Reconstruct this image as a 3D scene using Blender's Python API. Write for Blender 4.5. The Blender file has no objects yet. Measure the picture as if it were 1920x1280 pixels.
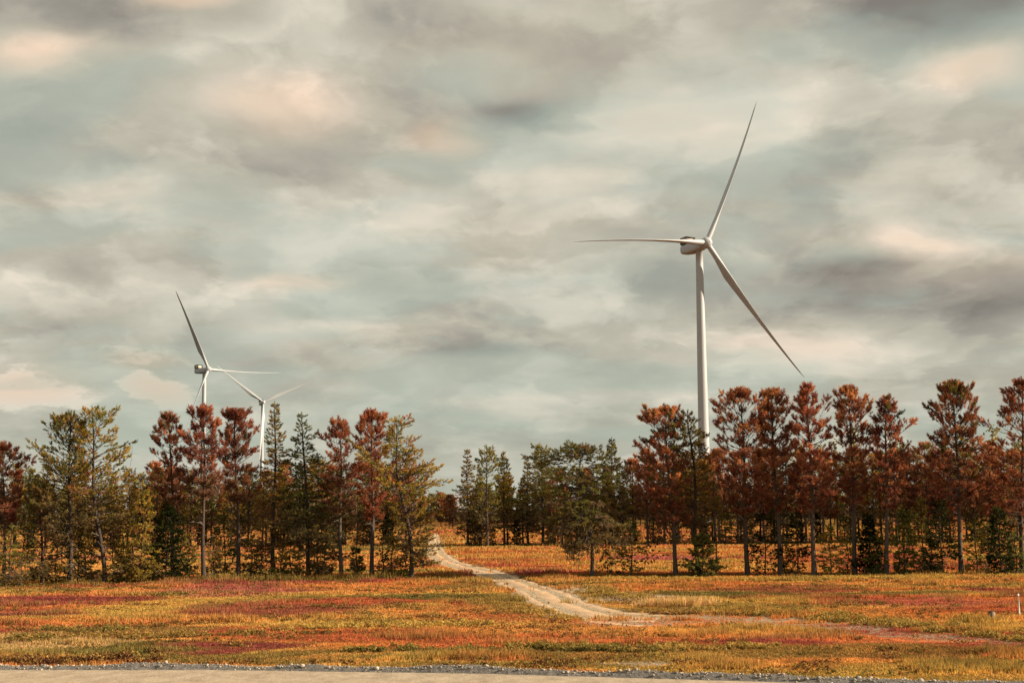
import bpy, math, random
import numpy as np
from mathutils import Matrix

# ------------------------------------------------------------------ scene, camera, sky, sun, exposure
scene = bpy.context.scene
col = scene.collection
rng = np.random.default_rng(7)
R = math.radians

W, H, F = 1920.0, 1280.0, 2667.0
CAM = np.array([0.0, 0.0, 5.0])
PITCH, ROLL = R(6.75), R(-0.5)
fw = np.array([0, math.cos(PITCH), math.sin(PITCH)])
r0 = np.array([1.0, 0, 0]); u0 = np.cross(r0, fw)
rt = math.cos(ROLL) * r0 + math.sin(ROLL) * u0
up = math.cos(ROLL) * u0 - math.sin(ROLL) * r0

cd = bpy.data.cameras.new('camera')
cam = bpy.data.objects.new('camera', cd); col.objects.link(cam)
cd.lens = 36 * F / W; cd.sensor_width = 36; cd.clip_start = 0.5; cd.clip_end = 20000
m = Matrix.Identity(4)
for i in range(3):
    m[i][0] = rt[i]; m[i][1] = up[i]; m[i][2] = -fw[i]; m[i][3] = CAM[i]
cam.matrix_world = m
scene.camera = cam

SUN_EL, SUN_AZ = R(23), R(-7)          # azimuth measured from +X towards +Y (low sun from the right)
EXPOSURE = 1.0
CLOUD_STRENGTH = 0.545
sd = bpy.data.lights.new('sun', 'SUN'); sd.energy = 5.0; sd.angle = R(0.53); sd.color = (1.0, 0.83, 0.62)
sun = bpy.data.objects.new('sun', sd); col.objects.link(sun)
sv = np.array([math.cos(SUN_EL) * math.cos(SUN_AZ), math.cos(SUN_EL) * math.sin(SUN_AZ), math.sin(SUN_EL)])
from mathutils import Vector
sun.rotation_euler = Vector((-sv[0], -sv[1], -sv[2])).to_track_quat('-Z', 'Y').to_euler()
sun.location = (60, 0, 40)

vs = scene.view_settings
scene.display_settings.display_device = 'sRGB'
vs.view_transform = 'Standard'; vs.look = 'None'; vs.gamma = 1; vs.use_curve_mapping = False
vs.exposure = EXPOSURE


def ray(px, py):
    return fw + rt * (px - W / 2) / F - up * (py - H / 2) / F


def s2l(c):
    return tuple(((v / 255 + 0.055) / 1.055) ** 2.4 if v > 10 else v / 255 / 12.92 for v in c)


class NT:
    def __init__(self, tree):
        self.t = tree; self.n = tree.nodes; self.l = tree.links

    def new(self, typ, **kw):
        nd = self.n.new(typ)
        for k, v in kw.items():
            setattr(nd, k, v)
        return nd

    def set(self, nd, key, v):
        s = nd.inputs[key]
        if hasattr(v, 'is_output') or isinstance(v, bpy.types.NodeSocket):
            self.l.new(v, s)
        else:
            s.default_value = v

    def math(self, op, a, b=None, clamp=False):
        nd = self.new('ShaderNodeMath', operation=op, use_clamp=clamp)
        self.set(nd, 0, a)
        if b is not None:
            self.set(nd, 1, b)
        return nd.outputs[0]

    def vmath(self, op, a, b=None, out=0):
        nd = self.new('ShaderNodeVectorMath', operation=op)
        self.set(nd, 0, a)
        if b is not None:
            self.set(nd, 1, b)
        return nd.outputs[out]

    def noise(self, vec, scale, detail=4, rough=0.5, out='Fac', dist=0.0):
        nd = self.new('ShaderNodeTexNoise')
        self.set(nd, 'Vector', vec)
        nd.inputs['Scale'].default_value = scale; nd.inputs['Detail'].default_value = detail
        nd.inputs['Roughness'].default_value = rough; nd.inputs['Distortion'].default_value = dist
        return nd.outputs[out]

    def ramp(self, fac, stops, interp='LINEAR'):
        nd = self.new('ShaderNodeValToRGB'); self.set(nd, 0, fac)
        cr = nd.color_ramp; cr.interpolation = interp
        while len(cr.elements) > 1:
            cr.elements.remove(cr.elements[-1])
        for i, (p, c) in enumerate(stops):
            e = cr.elements[0] if i == 0 else cr.elements.new(p)
            e.position = p; e.color = (*c, 1) if len(c) == 3 else c
        return nd.outputs[0]

    def mix(self, fac, a, b, blend='MIX'):
        nd = self.new('ShaderNodeMix', data_type='RGBA', blend_type=blend)
        self.set(nd, 0, fac)
        for k, v in ((6, a), (7, b)):
            if isinstance(v, tuple):
                v = (*v, 1) if len(v) == 3 else v
            self.set(nd, k, v)
        return nd.outputs[2]

    def maprange(self, v, a, b, c, d, smooth=True):
        nd = self.new('ShaderNodeMapRange', interpolation_type='SMOOTHSTEP' if smooth else 'LINEAR')
        self.set(nd, 0, v)
        for i, q in enumerate((a, b, c, d)):
            nd.inputs[i + 1].default_value = q
        return nd.outputs[0]


world = bpy.data.worlds.new('World'); scene.world = world
world.use_nodes = True
wt = NT(world.node_tree); wt.n.clear()
KZ = 0.26                                # softens the flattening of the cloud sheet towards the horizon


def skyuv(px, py):
    d = ray(px, py); d = d / np.linalg.norm(d)
    return np.array([d[0], d[1]]) / (d[2] + KZ)


tc = wt.new('ShaderNodeTexCoord')
dirv = tc.outputs['Generated']
sx = wt.new('ShaderNodeSeparateXYZ'); wt.l.new(dirv, sx.inputs[0])
zz = wt.math('ADD', wt.math('MAXIMUM', sx.outputs[2], 0.0), KZ)
u = wt.math('DIVIDE', sx.outputs[0], zz); v = wt.math('DIVIDE', sx.outputs[1], zz)
cb = wt.new('ShaderNodeCombineXYZ'); wt.l.new(u, cb.inputs[0]); wt.l.new(v, cb.inputs[1])
uv0 = cb.outputs[0]
# warp the sheet so that edges curl
wn = wt.noise(uv0, 2.2, 3, 0.55, 'Color')
wv = wt.vmath('MULTIPLY', wt.vmath('SUBTRACT', wn, (0.5, 0.5, 0.5)), (0.13, 0.17, 0.0))
uvw = wt.vmath('ADD', uv0, wv)
wn2 = wt.noise(uv0, 7.0, 4, 0.6, 'Color')
uvw2 = wt.vmath('ADD', uvw, wt.vmath('MULTIPLY', wt.vmath('SUBTRACT', wn2, (0.5, 0.5, 0.5)), (0.05, 0.06, 0.0)))
n_big = wt.noise(wt.vmath('MULTIPLY', uvw, (0.9, 1.0, 1)), 1.7, 5, 0.55)
n_mid = wt.noise(wt.vmath('MULTIPLY', uvw2, (0.85, 0.8, 1)), 4.0, 7, 0.52)
n_fine = wt.noise(wt.vmath('MULTIPLY', uvw2, (0.8, 0.8, 1)), 10.0, 6, 0.55)
n_edge = wt.noise(wt.vmath('ADD', wt.vmath('MULTIPLY', uvw2, (0.9, 0.75, 1)), (7.7, 3.1, 0)), 3.2, 9, 0.55)
n_edge2 = wt.noise(wt.vmath('ADD', wt.vmath('MULTIPLY', uvw2, (0.9, 0.75, 1)), (2.2, 13.4, 0)), 6.5, 8, 0.55)
edge = wt.math('ADD', wt.maprange(n_edge, 0.475, 0.54, -0.055, 0.06), wt.maprange(n_edge2, 0.50, 0.60, -0.03, 0.05))
n_teal = wt.noise(wt.vmath('ADD', wt.vmath('MULTIPLY', uvw, (0.7, 1.1, 1)), (4.3, 9.1, 0)), 3.0, 4, 0.5)
n_warm = wt.noise(wt.vmath('ADD', wt.vmath('MULTIPLY', uvw, (0.7, 1.1, 1)), (14.7, 2.6, 0)), 2.6, 4, 0.5)


wn3 = wt.noise(uv0, 13.0, 6, 0.62, 'Color')
uvp = wt.vmath('ADD', uvw2, wt.vmath('MULTIPLY', wt.vmath('SUBTRACT', wn3, (0.5, 0.5, 0.5)), (0.16, 0.42, 0.0)))


def blobsum(items, a=0.15, b=1.45, co=None):
    tot = None
    for (px, py, rx, ry, amp) in items:
        c = skyuv(px, py)
        ru = abs(skyuv(px + rx, py)[0] - skyuv(px - rx, py)[0]) / 2
        rv = abs(skyuv(px, py + ry)[1] - skyuv(px, py - ry)[1]) / 2
        d = wt.vmath('MULTIPLY', wt.vmath('SUBTRACT', co or uvw2, (float(c[0]), float(c[1]), 0)), (1 / ru, 1 / rv, 0))
        ln = wt.vmath('LENGTH', d, out=1)
        f = wt.maprange(ln, a, b, amp, 0.0)
        tot = f if tot is None else wt.math('ADD', tot, f)
    return tot


light_blobs = blobsum([
    # darker bellies
    (100, 10, 420, 80, -.34), (1760, 0, 420, 95, -.40), (-40, 260, 170, 190, -.20), (1330, 100, 230, 70, -.14),
    (1780, 570, 330, 75, -.34), (1600, 505, 110, 35, -.22), (1880, 320, 140, 90, -.16), (1000, 192, 120, 34, -.20),
    (560, 310, 150, 40, -.12), (1240, 530, 220, 40, -.16), (830, 520, 190, 34, -.13), (870, 655, 240, 18, -.20),
    (110, 600, 160, 28, -.12), (350, 55, 200, 45, -.12), (760, 40, 200, 60, -.12),
    (640, 95, 160, 50, -.02), (1080, 60, 180, 55, -.03), (900, 120, 140, 60, .12), (90, 470, 150, 40, -.1),
    # sunlit puffs
    (80, 105, 130, 55, .30), (550, 195, 165, 65, .20), (820, 250, 75, 40, .20), (340, 12, 90, 28, .24),
    (1820, 135, 130, 55, .34), (1700, 455, 110, 34, .24), (1210, 220, 190, 55, .18), (1450, 250, 150, 90, .16),
    (560, 525, 110, 26, .18), (1480, 660, 190, 50, .18),  (560, 450, 200, 45, .12), (1200, 740, 260, 18, .16), (640, 620, 220, 22, .14),
])
warm_blobs = blobsum([
    (80, 105, 130, 55, .9), (550, 195, 165, 65, .8), (820, 250, 75, 40, .9), (340, 12, 90, 28, .9), (1820, 135, 130, 55, .8),
    (560, 525, 100, 24, .7), (50, 722, 140, 40, .7), (290, 728, 66, 34, .8), (270, 672, 90, 24, .9), (1700, 455, 110, 34, .5),
    (1480, 640, 170, 40, .4),
])
teal_blobs = blobsum([
    (880, 135, 110, 50, 1.0), (1080, 190, 90, 34, .8), (1560, 290, 130, 60, .8), (370, 372, 150, 46, .7), (1110, 560, 260, 60, .6),
    (500, 575, 260, 50, .45), (1250, 500, 200, 60, .5), (700, 780, 700, 60, .5),
])
bright = wt.math('ADD', wt.math('MULTIPLY', n_big, 0.42), wt.math('ADD', wt.math('MULTIPLY', wt.maprange(n_mid, 0.30, 0.70, 0.26, 0.74), 0.50), wt.math('MULTIPLY', n_fine, 0.24)))
bright = wt.math('ADD', bright, wt.math('MULTIPLY', light_blobs, 0.95))
bright = wt.math('ADD', bright, 0.005)
puffs = blobsum([(30, 738, 110, 42, .30), (120, 746, 70, 24, .26), (20, 712, 60, 30, .22), (255, 738, 34, 24, .30), (305, 736, 44, 30, .32), (280, 718, 30, 18, .18), (262, 668, 80, 16, .13), (330, 676, 60, 12, .1),
                 ], 0.35, 1.25, uvp)
puffs = wt.math('ADD', puffs, blobsum([(985, 190, 80, 24, -.10), (1070, 222, 60, 14, -.08), (1640, 505, 90, 22, -.07), (1740, 565, 230, 34, -.09), (1860, 515, 130, 24, -.07), (1450, 505, 160, 16, -.06)], 0.3, 1.3))
bright = wt.math('ADD', wt.math('ADD', bright, puffs), edge)
cloud = wt.ramp(bright, [(0.08, s2l((126, 121, 114))), (0.34, s2l((160, 155, 144))), (0.50, s2l((182, 177, 161))),
                         (0.64, s2l((202, 196, 180))), (0.82, s2l((229, 218, 200))), (1.0, s2l((228, 214, 196)))])
tealf = wt.math('ADD', wt.maprange(n_teal, 0.47, 0.60, 0, 0.8), wt.math('MULTIPLY', teal_blobs, 0.7), clamp=True)
cloud = wt.mix(wt.math('MULTIPLY', tealf, 0.8), cloud, wt.mix(0.55, cloud, s2l((166, 184, 169))))
warmf = wt.math('ADD', wt.maprange(n_warm, 0.50, 0.74, 0, 0.35), warm_blobs, clamp=True)
cloud = wt.mix(wt.math('MULTIPLY', warmf, 0.85), cloud, wt.mix(1.0, cloud, (1.13, 0.92, 0.82), 'MULTIPLY'))
# nearer the horizon the sheet thins to a greyer blue-green
hz = wt.maprange(sx.outputs[2], 0.0, 0.16, 0.75, 0.0)
cloud = wt.mix(hz, cloud, wt.mix(0.6, cloud, s2l((162, 171, 157))))
nish = wt.new('ShaderNodeTexSky', sky_type='NISHITA')
nish.sun_disc = False; nish.sun_elevation = SUN_EL
nish.sun_rotation = math.pi / 2 - SUN_AZ
nish.air_density = 1.0; nish.dust_density = 1.5
bg1 = wt.new('ShaderNodeBackground'); wt.l.new(nish.outputs[0], bg1.inputs[0]); bg1.inputs[1].default_value = 0.06
bg2 = wt.new('ShaderNodeBackground'); wt.l.new(cloud, bg2.inputs[0]); bg2.inputs[1].default_value = CLOUD_STRENGTH
mixs = wt.new('ShaderNodeMixShader')
wt.set(mixs, 0, wt.math('SUBTRACT', 1.0, wt.math('MULTIPLY', tealf, 0.06)))
wt.l.new(bg1.outputs[0], mixs.inputs[1]); wt.l.new(bg2.outputs[0], mixs.inputs[2])
wo = wt.new('ShaderNodeOutputWorld'); wt.l.new(mixs.outputs[0], wo.inputs[0])


# ------------------------------------------------------------------ helpers
def hsh(ix, iy, seed):
    n = (ix.astype(np.int64) * 374761393 + iy.astype(np.int64) * 668265263 + seed * 974711) & 0x7fffffff
    n = ((n ^ (n >> 13)) * 1274126177) & 0x7fffffff
    return ((n ^ (n >> 16)) & 0xffff) / 65535.0


def vnoise(x, y, seed=0):
    x = np.asarray(x, float); y = np.asarray(y, float)
    ix = np.floor(x); iy = np.floor(y); fx = x - ix; fy = y - iy
    fx = fx * fx * fx * (fx * (fx * 6 - 15) + 10); fy = fy * fy * fy * (fy * (fy * 6 - 15) + 10)
    a = hsh(ix, iy, seed); b = hsh(ix + 1, iy, seed); c = hsh(ix, iy + 1, seed); d = hsh(ix + 1, iy + 1, seed)
    return (a * (1 - fx) + b * fx) * (1 - fy) + (c * (1 - fx) + d * fx) * fy


def fbm(x, y, seed=0, o=4):
    t = 0; amp = 1; s = 0
    for k in range(o):
        t = t + amp * vnoise(x * 2 ** k + 17.3 * k, y * 2 ** k - 9.1 * k, seed + k); s += amp; amp *= 0.5
    return t / s


def smooth(a, b, x):
    t = np.clip((np.asarray(x, float) - a) / (b - a), 0, 1)
    return t * t * (3 - 2 * t)


def flatG(px, py):
    d = ray(px, py)
    return CAM - d * (CAM[2] / d[2])


# far edge of the gravel road (points on the ground)
BERM = np.array([flatG(px, py)[:2] for px, py in [(-900, 1256), (0, 1257), (400, 1257), (900, 1264), (1500, 1281), (1950, 1292), (2900, 1322)]])
BERM += np.array([0.0, 0.45])


def berm_y(x):
    return np.interp(x, BERM[:, 0], BERM[:, 1])


TRL = [(811, 999), (806, 1012), (800, 1025), (797, 1038), (808, 1050), (836, 1062), (882, 1075), (926, 1088), (958, 1103), (984, 1117),
       (1010, 1131), (1036, 1145), (1074, 1158), (1180, 1170), (1290, 1166), (1400, 1170), (1500, 1176), (1640, 1189), (1780, 1201), (1990, 1212)]
TRR = [(820, 999), (823, 1012), (828, 1025), (837, 1038), (858, 1050), (900, 1062), (946, 1075), (994, 1088), (1030, 1100), (1064, 1112),
       (1098, 1125), (1132, 1138), (1178, 1149), (1240, 1150), (1300, 1150), (1400, 1152), (1510, 1157), (1640, 1170), (1780, 1185), (1990, 1202)]
TL = np.array([flatG(*p)[:2] for p in TRL]); TR_ = np.array([flatG(*p)[:2] for p in TRR])
_c = (TL + TR_) / 2; _w = np.r_[np.full(14, 1.14), np.ones(6)][:, None]; TL = _c + (TL - _c) * _w; TR_ = _c + (TR_ - _c) * _w
TC = (TL + TR_) / 2; THW = np.hypot(*(TL - TR_).T) / 2
TFADE = np.array([0] * 13 + [.55, .80, .66, .80, .88, .92, .95])      # how far plants have closed over the track


def dens_poly(P, n):
    d = np.r_[0, np.cumsum(np.hypot(*np.diff(P, axis=0).T))]
    return d


def track_dist(x, y):
    """signed distance from the track's edge (negative inside), and the local overgrowth"""
    x = np.asarray(x, float); y = np.asarray(y, float)
    best = np.full(x.shape, 1e9); fade = np.zeros(x.shape)
    for i in range(len(TC) - 1):
        a, b = TC[i], TC[i + 1]; ab = b - a; L2 = ab @ ab
        t = np.clip(((x - a[0]) * ab[0] + (y - a[1]) * ab[1]) / L2, 0, 1)
        d = np.hypot(x - a[0] - t * ab[0], y - a[1] - t * ab[1])
        # half width across the walking direction
        ln = math.sqrt(L2); nx, ny = -ab[1] / ln, ab[0] / ln
        hw0 = abs((TL[i] - TR_[i]) @ np.array([nx, ny])) / 2; hw1 = abs((TL[i + 1] - TR_[i + 1]) @ np.array([nx, ny])) / 2
        s = d - (hw0 + (hw1 - hw0) * t)
        mk = s < best
        best = np.where(mk, s, best); fade = np.where(mk, TFADE[i] + (TFADE[i + 1] - TFADE[i]) * t, fade)
    return best, fade


def hgt(x, y):
    x = np.asarray(x, float); y = np.asarray(y, float)
    by = berm_y(x)
    far = smooth(0.8, 7, y - by)
    h = 0.26 * (fbm(x / 15, y / 8, 3, 3) - 0.5) + 0.10 * (fbm(x / 4.5, y / 2.6, 11, 2) - 0.5)
    h = h * far
    near = (y > 30) & (y < 300) & (np.abs(x) < 60)
    if near.any():
        s = np.full(x.shape, 50.0)
        sd_, _ = track_dist(x[near], y[near]); s[near] = sd_
        h = h - 0.05 * (1 - smooth(-0.6, 1.6, s)) * smooth(1, 6, y - by)
    return h


def G(px, py):
    """the point of the ground seen at a pixel of the photograph"""
    d = ray(px, py); p = flatG(px, py)
    for _ in range(4):
        z = float(hgt(np.array([p[0]]), np.array([p[1]]))[0])
        p = CAM + d * ((z - CAM[2]) / d[2])
    return p


def tag(o, label=None, cat=None, group=None, kind=None):
    for k, v_ in (('label', label), ('category', cat), ('group', group), ('kind', kind)):
        if v_:
            o[k] = v_
    return o


def mesh_np(name, V, faces_list, mat, parent=None, colors=None, smooth_=False):
    """faces_list: list of int arrays (n,k)"""
    me = bpy.data.meshes.new(name)
    V = np.asarray(V, np.float32)
    me.vertices.add(len(V)); me.vertices.foreach_set('co', V.ravel())
    idx = np.concatenate([f.ravel() for f in faces_list]).astype(np.int32)
    tot = np.concatenate([np.full(len(f), f.shape[1]) for f in faces_list]).astype(np.int32)
    st = np.r_[0, np.cumsum(tot)[:-1]].astype(np.int32)
    me.loops.add(len(idx)); me.loops.foreach_set('vertex_index', idx)
    me.polygons.add(len(tot)); me.polygons.foreach_set('loop_start', st)
    try:
        me.polygons.foreach_set('loop_total', tot)
    except Exception:
        pass
    if smooth_:
        me.polygons.foreach_set('use_smooth', np.ones(len(tot), bool))
    if colors is not None:
        at = me.attributes.new('col', 'FLOAT_COLOR', 'POINT')
        c4 = np.ones((len(V), 4), np.float32); c4[:, :3] = colors
        at.data.foreach_set('color', c4.ravel())
    me.update(calc_edges=True)
    me.materials.append(mat)
    o = bpy.data.objects.new(name, me); col.objects.link(o)
    if parent:
        o.parent = parent
    return o


def empty(name, loc, rz=0.0):
    o = bpy.data.objects.new(name, None); col.objects.link(o)
    o.location = loc; o.rotation_euler = (0, 0, rz); o.empty_display_size = 0.3
    return o


class MB:
    """collects tubes, boxes and other pieces of one mesh"""
    def __init__(self):
        self.V = []; self.Q = []; self.T = []; self.n = 0; self.C = []

    def add(self, V, Q=None, T=None, c=None):
        V = np.asarray(V, float)
        if Q is not None and len(Q):
            self.Q.append(np.asarray(Q) + self.n)
        if T is not None and len(T):
            self.T.append(np.asarray(T) + self.n)
        self.V.append(V); self.n += len(V)
        if c is not None:
            c = np.asarray(c, float)
            self.C.append(np.broadcast_to(c, (len(V), 3)))

    def tube(self, P, rad, sides=6, c=None, cap=False):
        P = np.asarray(P, float); rad = np.broadcast_to(np.asarray(rad, float), (len(P),))
        t = np.gradient(P, axis=0); t /= np.linalg.norm(t, axis=1)[:, None] + 1e-9
        ref = np.array([0, 0, 1.0]) if abs(t[0][2]) < 0.9 else np.array([1.0, 0, 0])
        a = np.cross(t, ref); a /= np.linalg.norm(a, axis=1)[:, None] + 1e-9
        b = np.cross(t, a)
        th = np.arange(sides) * 2 * np.pi / sides
        V = P[:, None] + rad[:, None, None] * (np.cos(th)[None, :, None] * a[:, None] + np.sin(th)[None, :, None] * b[:, None])
        k = len(P)
        i, j = np.meshgrid(np.arange(k - 1), np.arange(sides), indexing='ij'); j2 = (j + 1) % sides
        Q = np.stack([i * sides + j, i * sides + j2, (i + 1) * sides + j2, (i + 1) * sides + j], -1).reshape(-1, 4)
        T = []
        V = V.reshape(-1, 3)
        if cap:
            V = np.vstack([V, P[0], P[-1]])
            T = [(j_, (j_ + 1) % sides, k * sides) for j_ in range(sides)] + \
                [((k - 1) * sides + (j_ + 1) % sides, (k - 1) * sides + j_, k * sides + 1) for j_ in range(sides)]
        if c is not None and np.ndim(c) == 2:
            c = np.repeat(np.asarray(c, float), sides, axis=0)
            if cap:
                c = np.vstack([c, c[0], c[-1]])
        self.add(V, Q, T, c)

    def box(self, lo, hi, bev=0.0):
        x0, y0, z0 = lo; x1, y1, z1 = hi
        V = [(x, y, z) for z in (z0, z1) for y in (y0, y1) for x in (x0, x1)]
        self.add(V, [(0, 2, 3, 1), (4, 5, 7, 6), (0, 1, 5, 4), (2, 6, 7, 3), (0, 4, 6, 2), (1, 3, 7, 5)])

    def build(self, name, mat, parent=None, smooth_=False):
        fl = []
        if self.Q:
            fl.append(np.concatenate(self.Q))
        if self.T:
            fl.append(np.concatenate([np.asarray(t) for t in self.T]))
        return mesh_np(name, np.concatenate(self.V), fl, mat, parent, np.concatenate(self.C) if self.C else None, smooth_)


# ------------------------------------------------------------------ materials
def base_mat(name):
    ma = bpy.data.materials.new(name); ma.use_nodes = True
    nt = NT(ma.node_tree); nt.n.clear()
    out = nt.new('ShaderNodeOutputMaterial')
    return ma, nt, out


def leaf_mat(name, trans=0.35, vary=0.35):
    ma, nt, out = base_mat(name)
    at = nt.new('ShaderNodeAttribute', attribute_name='col')
    geo = nt.new('ShaderNodeNewGeometry')
    n = nt.noise(geo.outputs['Position'], 2.5, 2, 0.6)
    c = nt.mix(1.0, at.outputs['Color'], nt.ramp(n, [(0.25, (1 - vary,) * 3), (0.75, (1 + vary,) * 3)]), 'MULTIPLY')
    d = nt.new('ShaderNodeBsdfDiffuse'); nt.l.new(c, d.inputs[0])
    t = nt.new('ShaderNodeBsdfTranslucent'); nt.l.new(nt.mix(1.0, c, (1.15, 1.0, 0.7), 'MULTIPLY'), t.inputs[0])
    mx = nt.new('ShaderNodeMixShader'); mx.inputs[0].default_value = trans
    nt.l.new(d.outputs[0], mx.inputs[1]); nt.l.new(t.outputs[0], mx.inputs[2])
    nt.l.new(mx.outputs[0], out.inputs[0])
    return ma


def bark_mat():
    ma, nt, out = base_mat('bark')
    at = nt.new('ShaderNodeAttribute', attribute_name='col')
    tcn = nt.new('ShaderNodeTexCoord')
    p = nt.vmath('MULTIPLY', tcn.outputs['Object'], (7, 7, 1.6))
    n = nt.noise(p, 3.0, 5, 0.65)
    c = nt.mix(1.0, at.outputs['Color'], nt.ramp(n, [(0.3, (0.5,) * 3), (0.7, (1.4, 1.35, 1.3))]), 'MULTIPLY')
    b = nt.new('ShaderNodeBsdfPrincipled'); nt.l.new(c, b.inputs['Base Color']); b.inputs['Roughness'].default_value = 0.9
    b.inputs['Specular IOR Level'].default_value = 0.15
    bp = nt.new('ShaderNodeBump'); bp.inputs['Strength'].default_value = 0.8; bp.inputs['Distance'].default_value = 0.03
    nt.l.new(n, bp.inputs['Height']); nt.l.new(bp.outputs[0], b.inputs['Normal'])
    nt.l.new(b.outputs[0], out.inputs[0])
    return ma


def ground_mat():
    ma, nt, out = base_mat('heath_soil')
    at = nt.new('ShaderNodeAttribute', attribute_name='col')
    geo = nt.new('ShaderNodeNewGeometry')
    P = geo.outputs['Position']
    n = nt.noise(P, 5.0, 5, 0.7)
    n2 = nt.noise(nt.vmath('MULTIPLY', P, (0.5, 0.9, 1)), 0.8, 4, 0.6)
    c = nt.mix(1.0, at.outputs['Color'], nt.ramp(n, [(0.3, (0.55,) * 3), (0.72, (1.3,) * 3)]), 'MULTIPLY')
    c = nt.mix(1.0, c, nt.ramp(n2, [(0.3, (0.8, 0.85, 0.85)), (0.7, (1.15, 1.1, 1.05))]), 'MULTIPLY')
    b = nt.new('ShaderNodeBsdfPrincipled'); nt.l.new(c, b.inputs['Base Color']); b.inputs['Roughness'].default_value = 1
    b.inputs['Specular IOR Level'].default_value = 0.0
    bp = nt.new('ShaderNodeBump'); bp.inputs['Strength'].default_value = 0.9; bp.inputs['Distance'].default_value = 0.12
    nt.l.new(n, bp.inputs['Height']); nt.l.new(bp.outputs[0], b.inputs['Normal'])
    nt.l.new(b.outputs[0], out.inputs[0])
    return ma


def sand_mat(name, c0, c1, scale=1.2, bump=0.05):
    ma, nt, out = base_mat(name)
    geo = nt.new('ShaderNodeNewGeometry'); P = geo.outputs['Position']
    n = nt.noise(nt.vmath('MULTIPLY', P, (1, 0.5, 1)), scale, 5, 0.65)
    n2 = nt.noise(P, 14.0, 4, 0.7)
    c = nt.ramp(n, [(0.3, c0), (0.68, c1)])
    c = nt.mix(1.0, c, nt.ramp(n2, [(0.32, (0.72, 0.72, 0.74)), (0.7, (1.15,) * 3)]), 'MULTIPLY')
    b = nt.new('ShaderNodeBsdfPrincipled'); nt.l.new(c, b.inputs['Base Color']); b.inputs['Roughness'].default_value = 0.95
    b.inputs['Specular IOR Level'].default_value = 0.1
    hh = nt.math('ADD', nt.math('MULTIPLY', n, 0.7), nt.math('MULTIPLY', n2, 0.3))
    bp = nt.new('ShaderNodeBump'); bp.inputs['Strength'].default_value = 0.7; bp.inputs['Distance'].default_value = bump
    nt.l.new(hh, bp.inputs['Height']); nt.l.new(bp.outputs[0], b.inputs['Normal'])
    nt.l.new(b.outputs[0], out.inputs[0])
    return ma


def plain_mat(name, c, rough=0.5, vary=0.08, scale=0.6, spec=0.4):
    ma, nt, out = base_mat(name)
    tcn = nt.new('ShaderNodeTexCoord')
    n = nt.noise(nt.vmath('MULTIPLY', tcn.outputs['Object'], (1, 1, 0.25)), scale, 5, 0.6)
    cc = nt.mix(1.0, c, nt.ramp(n, [(0.3, (1 - vary,) * 3), (0.7, (1 + vary * .6,) * 3)]), 'MULTIPLY')
    b = nt.new('ShaderNodeBsdfPrincipled'); nt.l.new(cc, b.inputs['Base Color']); b.inputs['Roughness'].default_value = rough
    b.inputs['Specular IOR Level'].default_value = spec
    nt.l.new(b.outputs[0], out.inputs[0])
    return ma


def stone_mat():
    ma, nt, out = base_mat('stone')
    at = nt.new('ShaderNodeAttribute', attribute_name='col')
    geo = nt.new('ShaderNodeNewGeometry')
    n = nt.noise(geo.outputs['Position'], 30.0, 3, 0.6)
    c = nt.mix(1.0, at.outputs['Color'], nt.ramp(n, [(0.3, (0.75,) * 3), (0.7, (1.15,) * 3)]), 'MULTIPLY')
    b = nt.new('ShaderNodeBsdfPrincipled'); nt.l.new(c, b.inputs['Base Color']); b.inputs['Roughness'].default_value = 0.85
    b.inputs['Specular IOR Level'].default_value = 0.2
    nt.l.new(b.outputs[0], out.inputs[0])
    return ma


M_NEEDLE = leaf_mat('needles', 0.38)
M_HEATH = leaf_mat('heath_leaves', 0.35, 0.25)
M_LEAF = leaf_mat('autumn_leaves', 0.45)
M_BARK = bark_mat()
M_SOIL = ground_mat()
M_SAND = sand_mat('pale_sand', (0.44, 0.29, 0.17), (0.62, 0.435, 0.275))
M_ROAD = sand_mat('packed_gravel', (0.30, 0.235, 0.165), (0.47, 0.375, 0.27), 1.6, 0.07)
M_BERM = sand_mat('grey_gravel', (0.09, 0.083, 0.076), (0.21, 0.19, 0.17), 6.0, 0.08)
M_STONE = stone_mat()
M_WHITE = plain_mat('turbine_white', (0.385, 0.405, 0.43), 0.45, 0.06, 0.25)
M_GREY = plain_mat('turbine_grey', (0.30, 0.30, 0.30), 0.5)
M_DARK = plain_mat('dark_grille', (0.03, 0.03, 0.03), 0.6)
M_COOL = plain_mat('cooler_panel', (0.60, 0.52, 0.40), 0.5)
M_STAKE = plain_mat('white_stake', (0.75, 0.72, 0.66), 0.5)
M_STUMP = plain_mat('weathered_post', (0.16, 0.12, 0.09), 0.9, 0.4, 6)
M_PALEWOOD = plain_mat('cut_wood', (0.34, 0.26, 0.18), 0.8, 0.3, 6)

# ------------------------------------------------------------------ the colour of the heath
MAR = np.array([.190, .050, .030]); RUST = np.array([.285, .085, .028]); ORA = np.array([.40, .165, .035]); GOLD = np.array([.40, .205, .042])
YEL = np.array([.36, .25, .045]); OLI = np.array([.20, .145, .030]); GRN = np.array([.115, .105, .022]); STR = np.array([.46, .33, .18])
PINK = np.array([.29, .095, .055]); DKB = np.array([.085, .035, .022]); SANDC = np.array([.46, .36, .26]); SALM = np.array([.46, .17, .06])
GRASS_SHADE = np.array([.085, .09, .022])
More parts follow.
